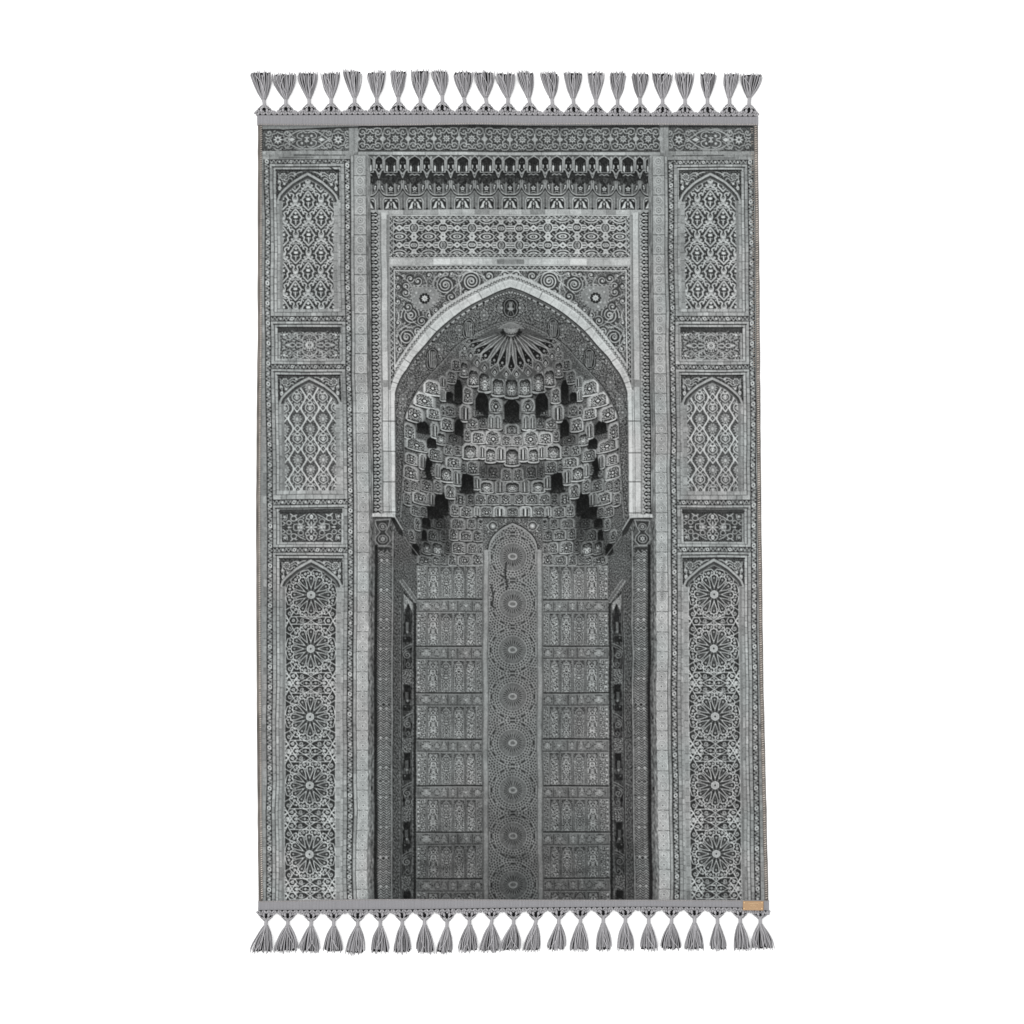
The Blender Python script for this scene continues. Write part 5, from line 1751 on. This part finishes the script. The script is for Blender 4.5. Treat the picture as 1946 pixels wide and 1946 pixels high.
    arc = [(bx + 15.5 * math.cos(a), e + 1.0 * s2 - s2 * (h * .84) * math.sin(a) ** .85) for a in np.linspace(0.02, math.pi - .02, 14)]
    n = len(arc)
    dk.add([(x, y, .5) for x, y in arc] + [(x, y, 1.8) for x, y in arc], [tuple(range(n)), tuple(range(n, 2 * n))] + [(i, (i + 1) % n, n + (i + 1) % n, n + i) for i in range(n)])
    kc = mb.build('knotted_cords', m_yarn, o, org)
    dk.build('cord_gap_shade', m_gap_shade, kc, org)  # dark sheet added behind the knots as the shade in their gaps

for i, d in enumerate(TOP):
    tassel(d, -1, 300 + i, top_out)
for i, d in enumerate(BOT):
    tassel(d, 1, 400 + i, bot_out)

# ---- looped heading between tape and knots
for (fo, xa, xb, sg) in ((top_out, 489.0, 1441.0, -1), (bot_out, 491.0, 1461.0, 1)):
    mb, dk = MB(), MB()
    r = np.random.default_rng(60 + sg)
    x = xa + 2.5
    k = 0
    while x < xb:
        y = fo(x)
        f = 1 if k % 2 else -1
        mb.ball((x, y + sg * 2.6, 5.2), 2.1, 4.5, 3.2, f * sg * .62 + r.normal(0, .12), float(r.normal(1.0, .07)), 8, 5)
        if k % 2:
            mb.ball((x + 2.3, y + sg * 6.2, 4.6), 3.3, 2.5, 2.8, r.normal(0, .3), float(r.normal(1.0, .07)), 8, 5)
            mb.tube([(x + 2.6, y - sg * .5, 5.6), (x + 2.5, y + sg * 5, 5.8)], 1.15, 6, 1.02)
        x += 5.15 + r.normal(0, .35); k += 1
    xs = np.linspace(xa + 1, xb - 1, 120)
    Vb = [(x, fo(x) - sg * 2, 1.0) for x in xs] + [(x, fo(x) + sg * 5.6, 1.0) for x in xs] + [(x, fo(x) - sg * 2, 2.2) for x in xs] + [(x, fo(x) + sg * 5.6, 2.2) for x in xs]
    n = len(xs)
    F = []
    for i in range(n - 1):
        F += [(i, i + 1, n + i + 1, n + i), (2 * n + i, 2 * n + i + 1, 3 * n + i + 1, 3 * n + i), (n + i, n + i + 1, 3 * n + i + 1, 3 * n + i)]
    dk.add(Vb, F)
    hd = mb.build('braided_heading', m_yarn, root)
    dk.build('heading_gap_shade', m_gap_shade, hd)  # dark strip added under the loops in place of shade

# ---- riveted copper tag on the lower tape
mb = MB()
c = [(1411.6, 1711.4), (1450.6, 1711.8), (1450.4, 1729.6), (1411.2, 1729.2)]
cx, cy = 1431.0, 1720.5
def shrink(k): return [(cx + (x - cx) * k, cy + (y - cy) * k) for x, y in c]
L0 = [(x, y, 9.4) for x, y in c]; L1 = [(x, y, 10.5) for x, y in c]; L2 = [(x, y, 11.0) for x, y in shrink(.975)]
Vt = L0 + L1 + L2
F = [(0, 1, 2, 3), (8, 9, 10, 11)] + [(a + i, a + (i + 1) % 4, a + 4 + (i + 1) % 4, a + 4 + i) for a in (0, 4) for i in range(4)]
mb.add(Vt, F)
tag_o = mb.build('metal_tag', m_brass, root, (cx, cy))
for p in tag_o.data.polygons:
    p.use_smooth = False
tag_o['label'] = 'small copper-coloured riveted plate at the lower right end of the rug'
for (x, y) in ((1413.8, 1714.6), (1447.6, 1714.8), (1413.6, 1725.6), (1447.4, 1726.0)):
    mb = MB(); mb.ball((x, y, 11.0), 1.25, 1.25, 1.0); mb.build('rivet', m_rivet, tag_o, (x, y))
mb = MB()
r = np.random.default_rng(5)
for (y, xa, xb, hgt) in ((1716.2, 1422.0, 1441.0, 1.5), (1720.2, 1426.0, 1436.5, 1.2), (1725.4, 1423.5, 1439.0, 1.3)):
    x = xa
    while x < xb:
        w = r.uniform(.7, 1.2)
        for (a, b) in (((x, y - hgt), (x, y + hgt)), ((x, y - hgt * r.choice([-1, 0, 1])), (x + w, y - hgt * r.choice([-1, 0, 1])))):
            mb.tube([(a[0], a[1], 11.05), (b[0], b[1] + .01, 11.05)], .2, 4)
        x += w + .75
mb.build('engraved_lettering', m_engr, tag_o, (cx, cy))
for o in bpy.data.objects:
    if '_at' in o:
        del o['_at']
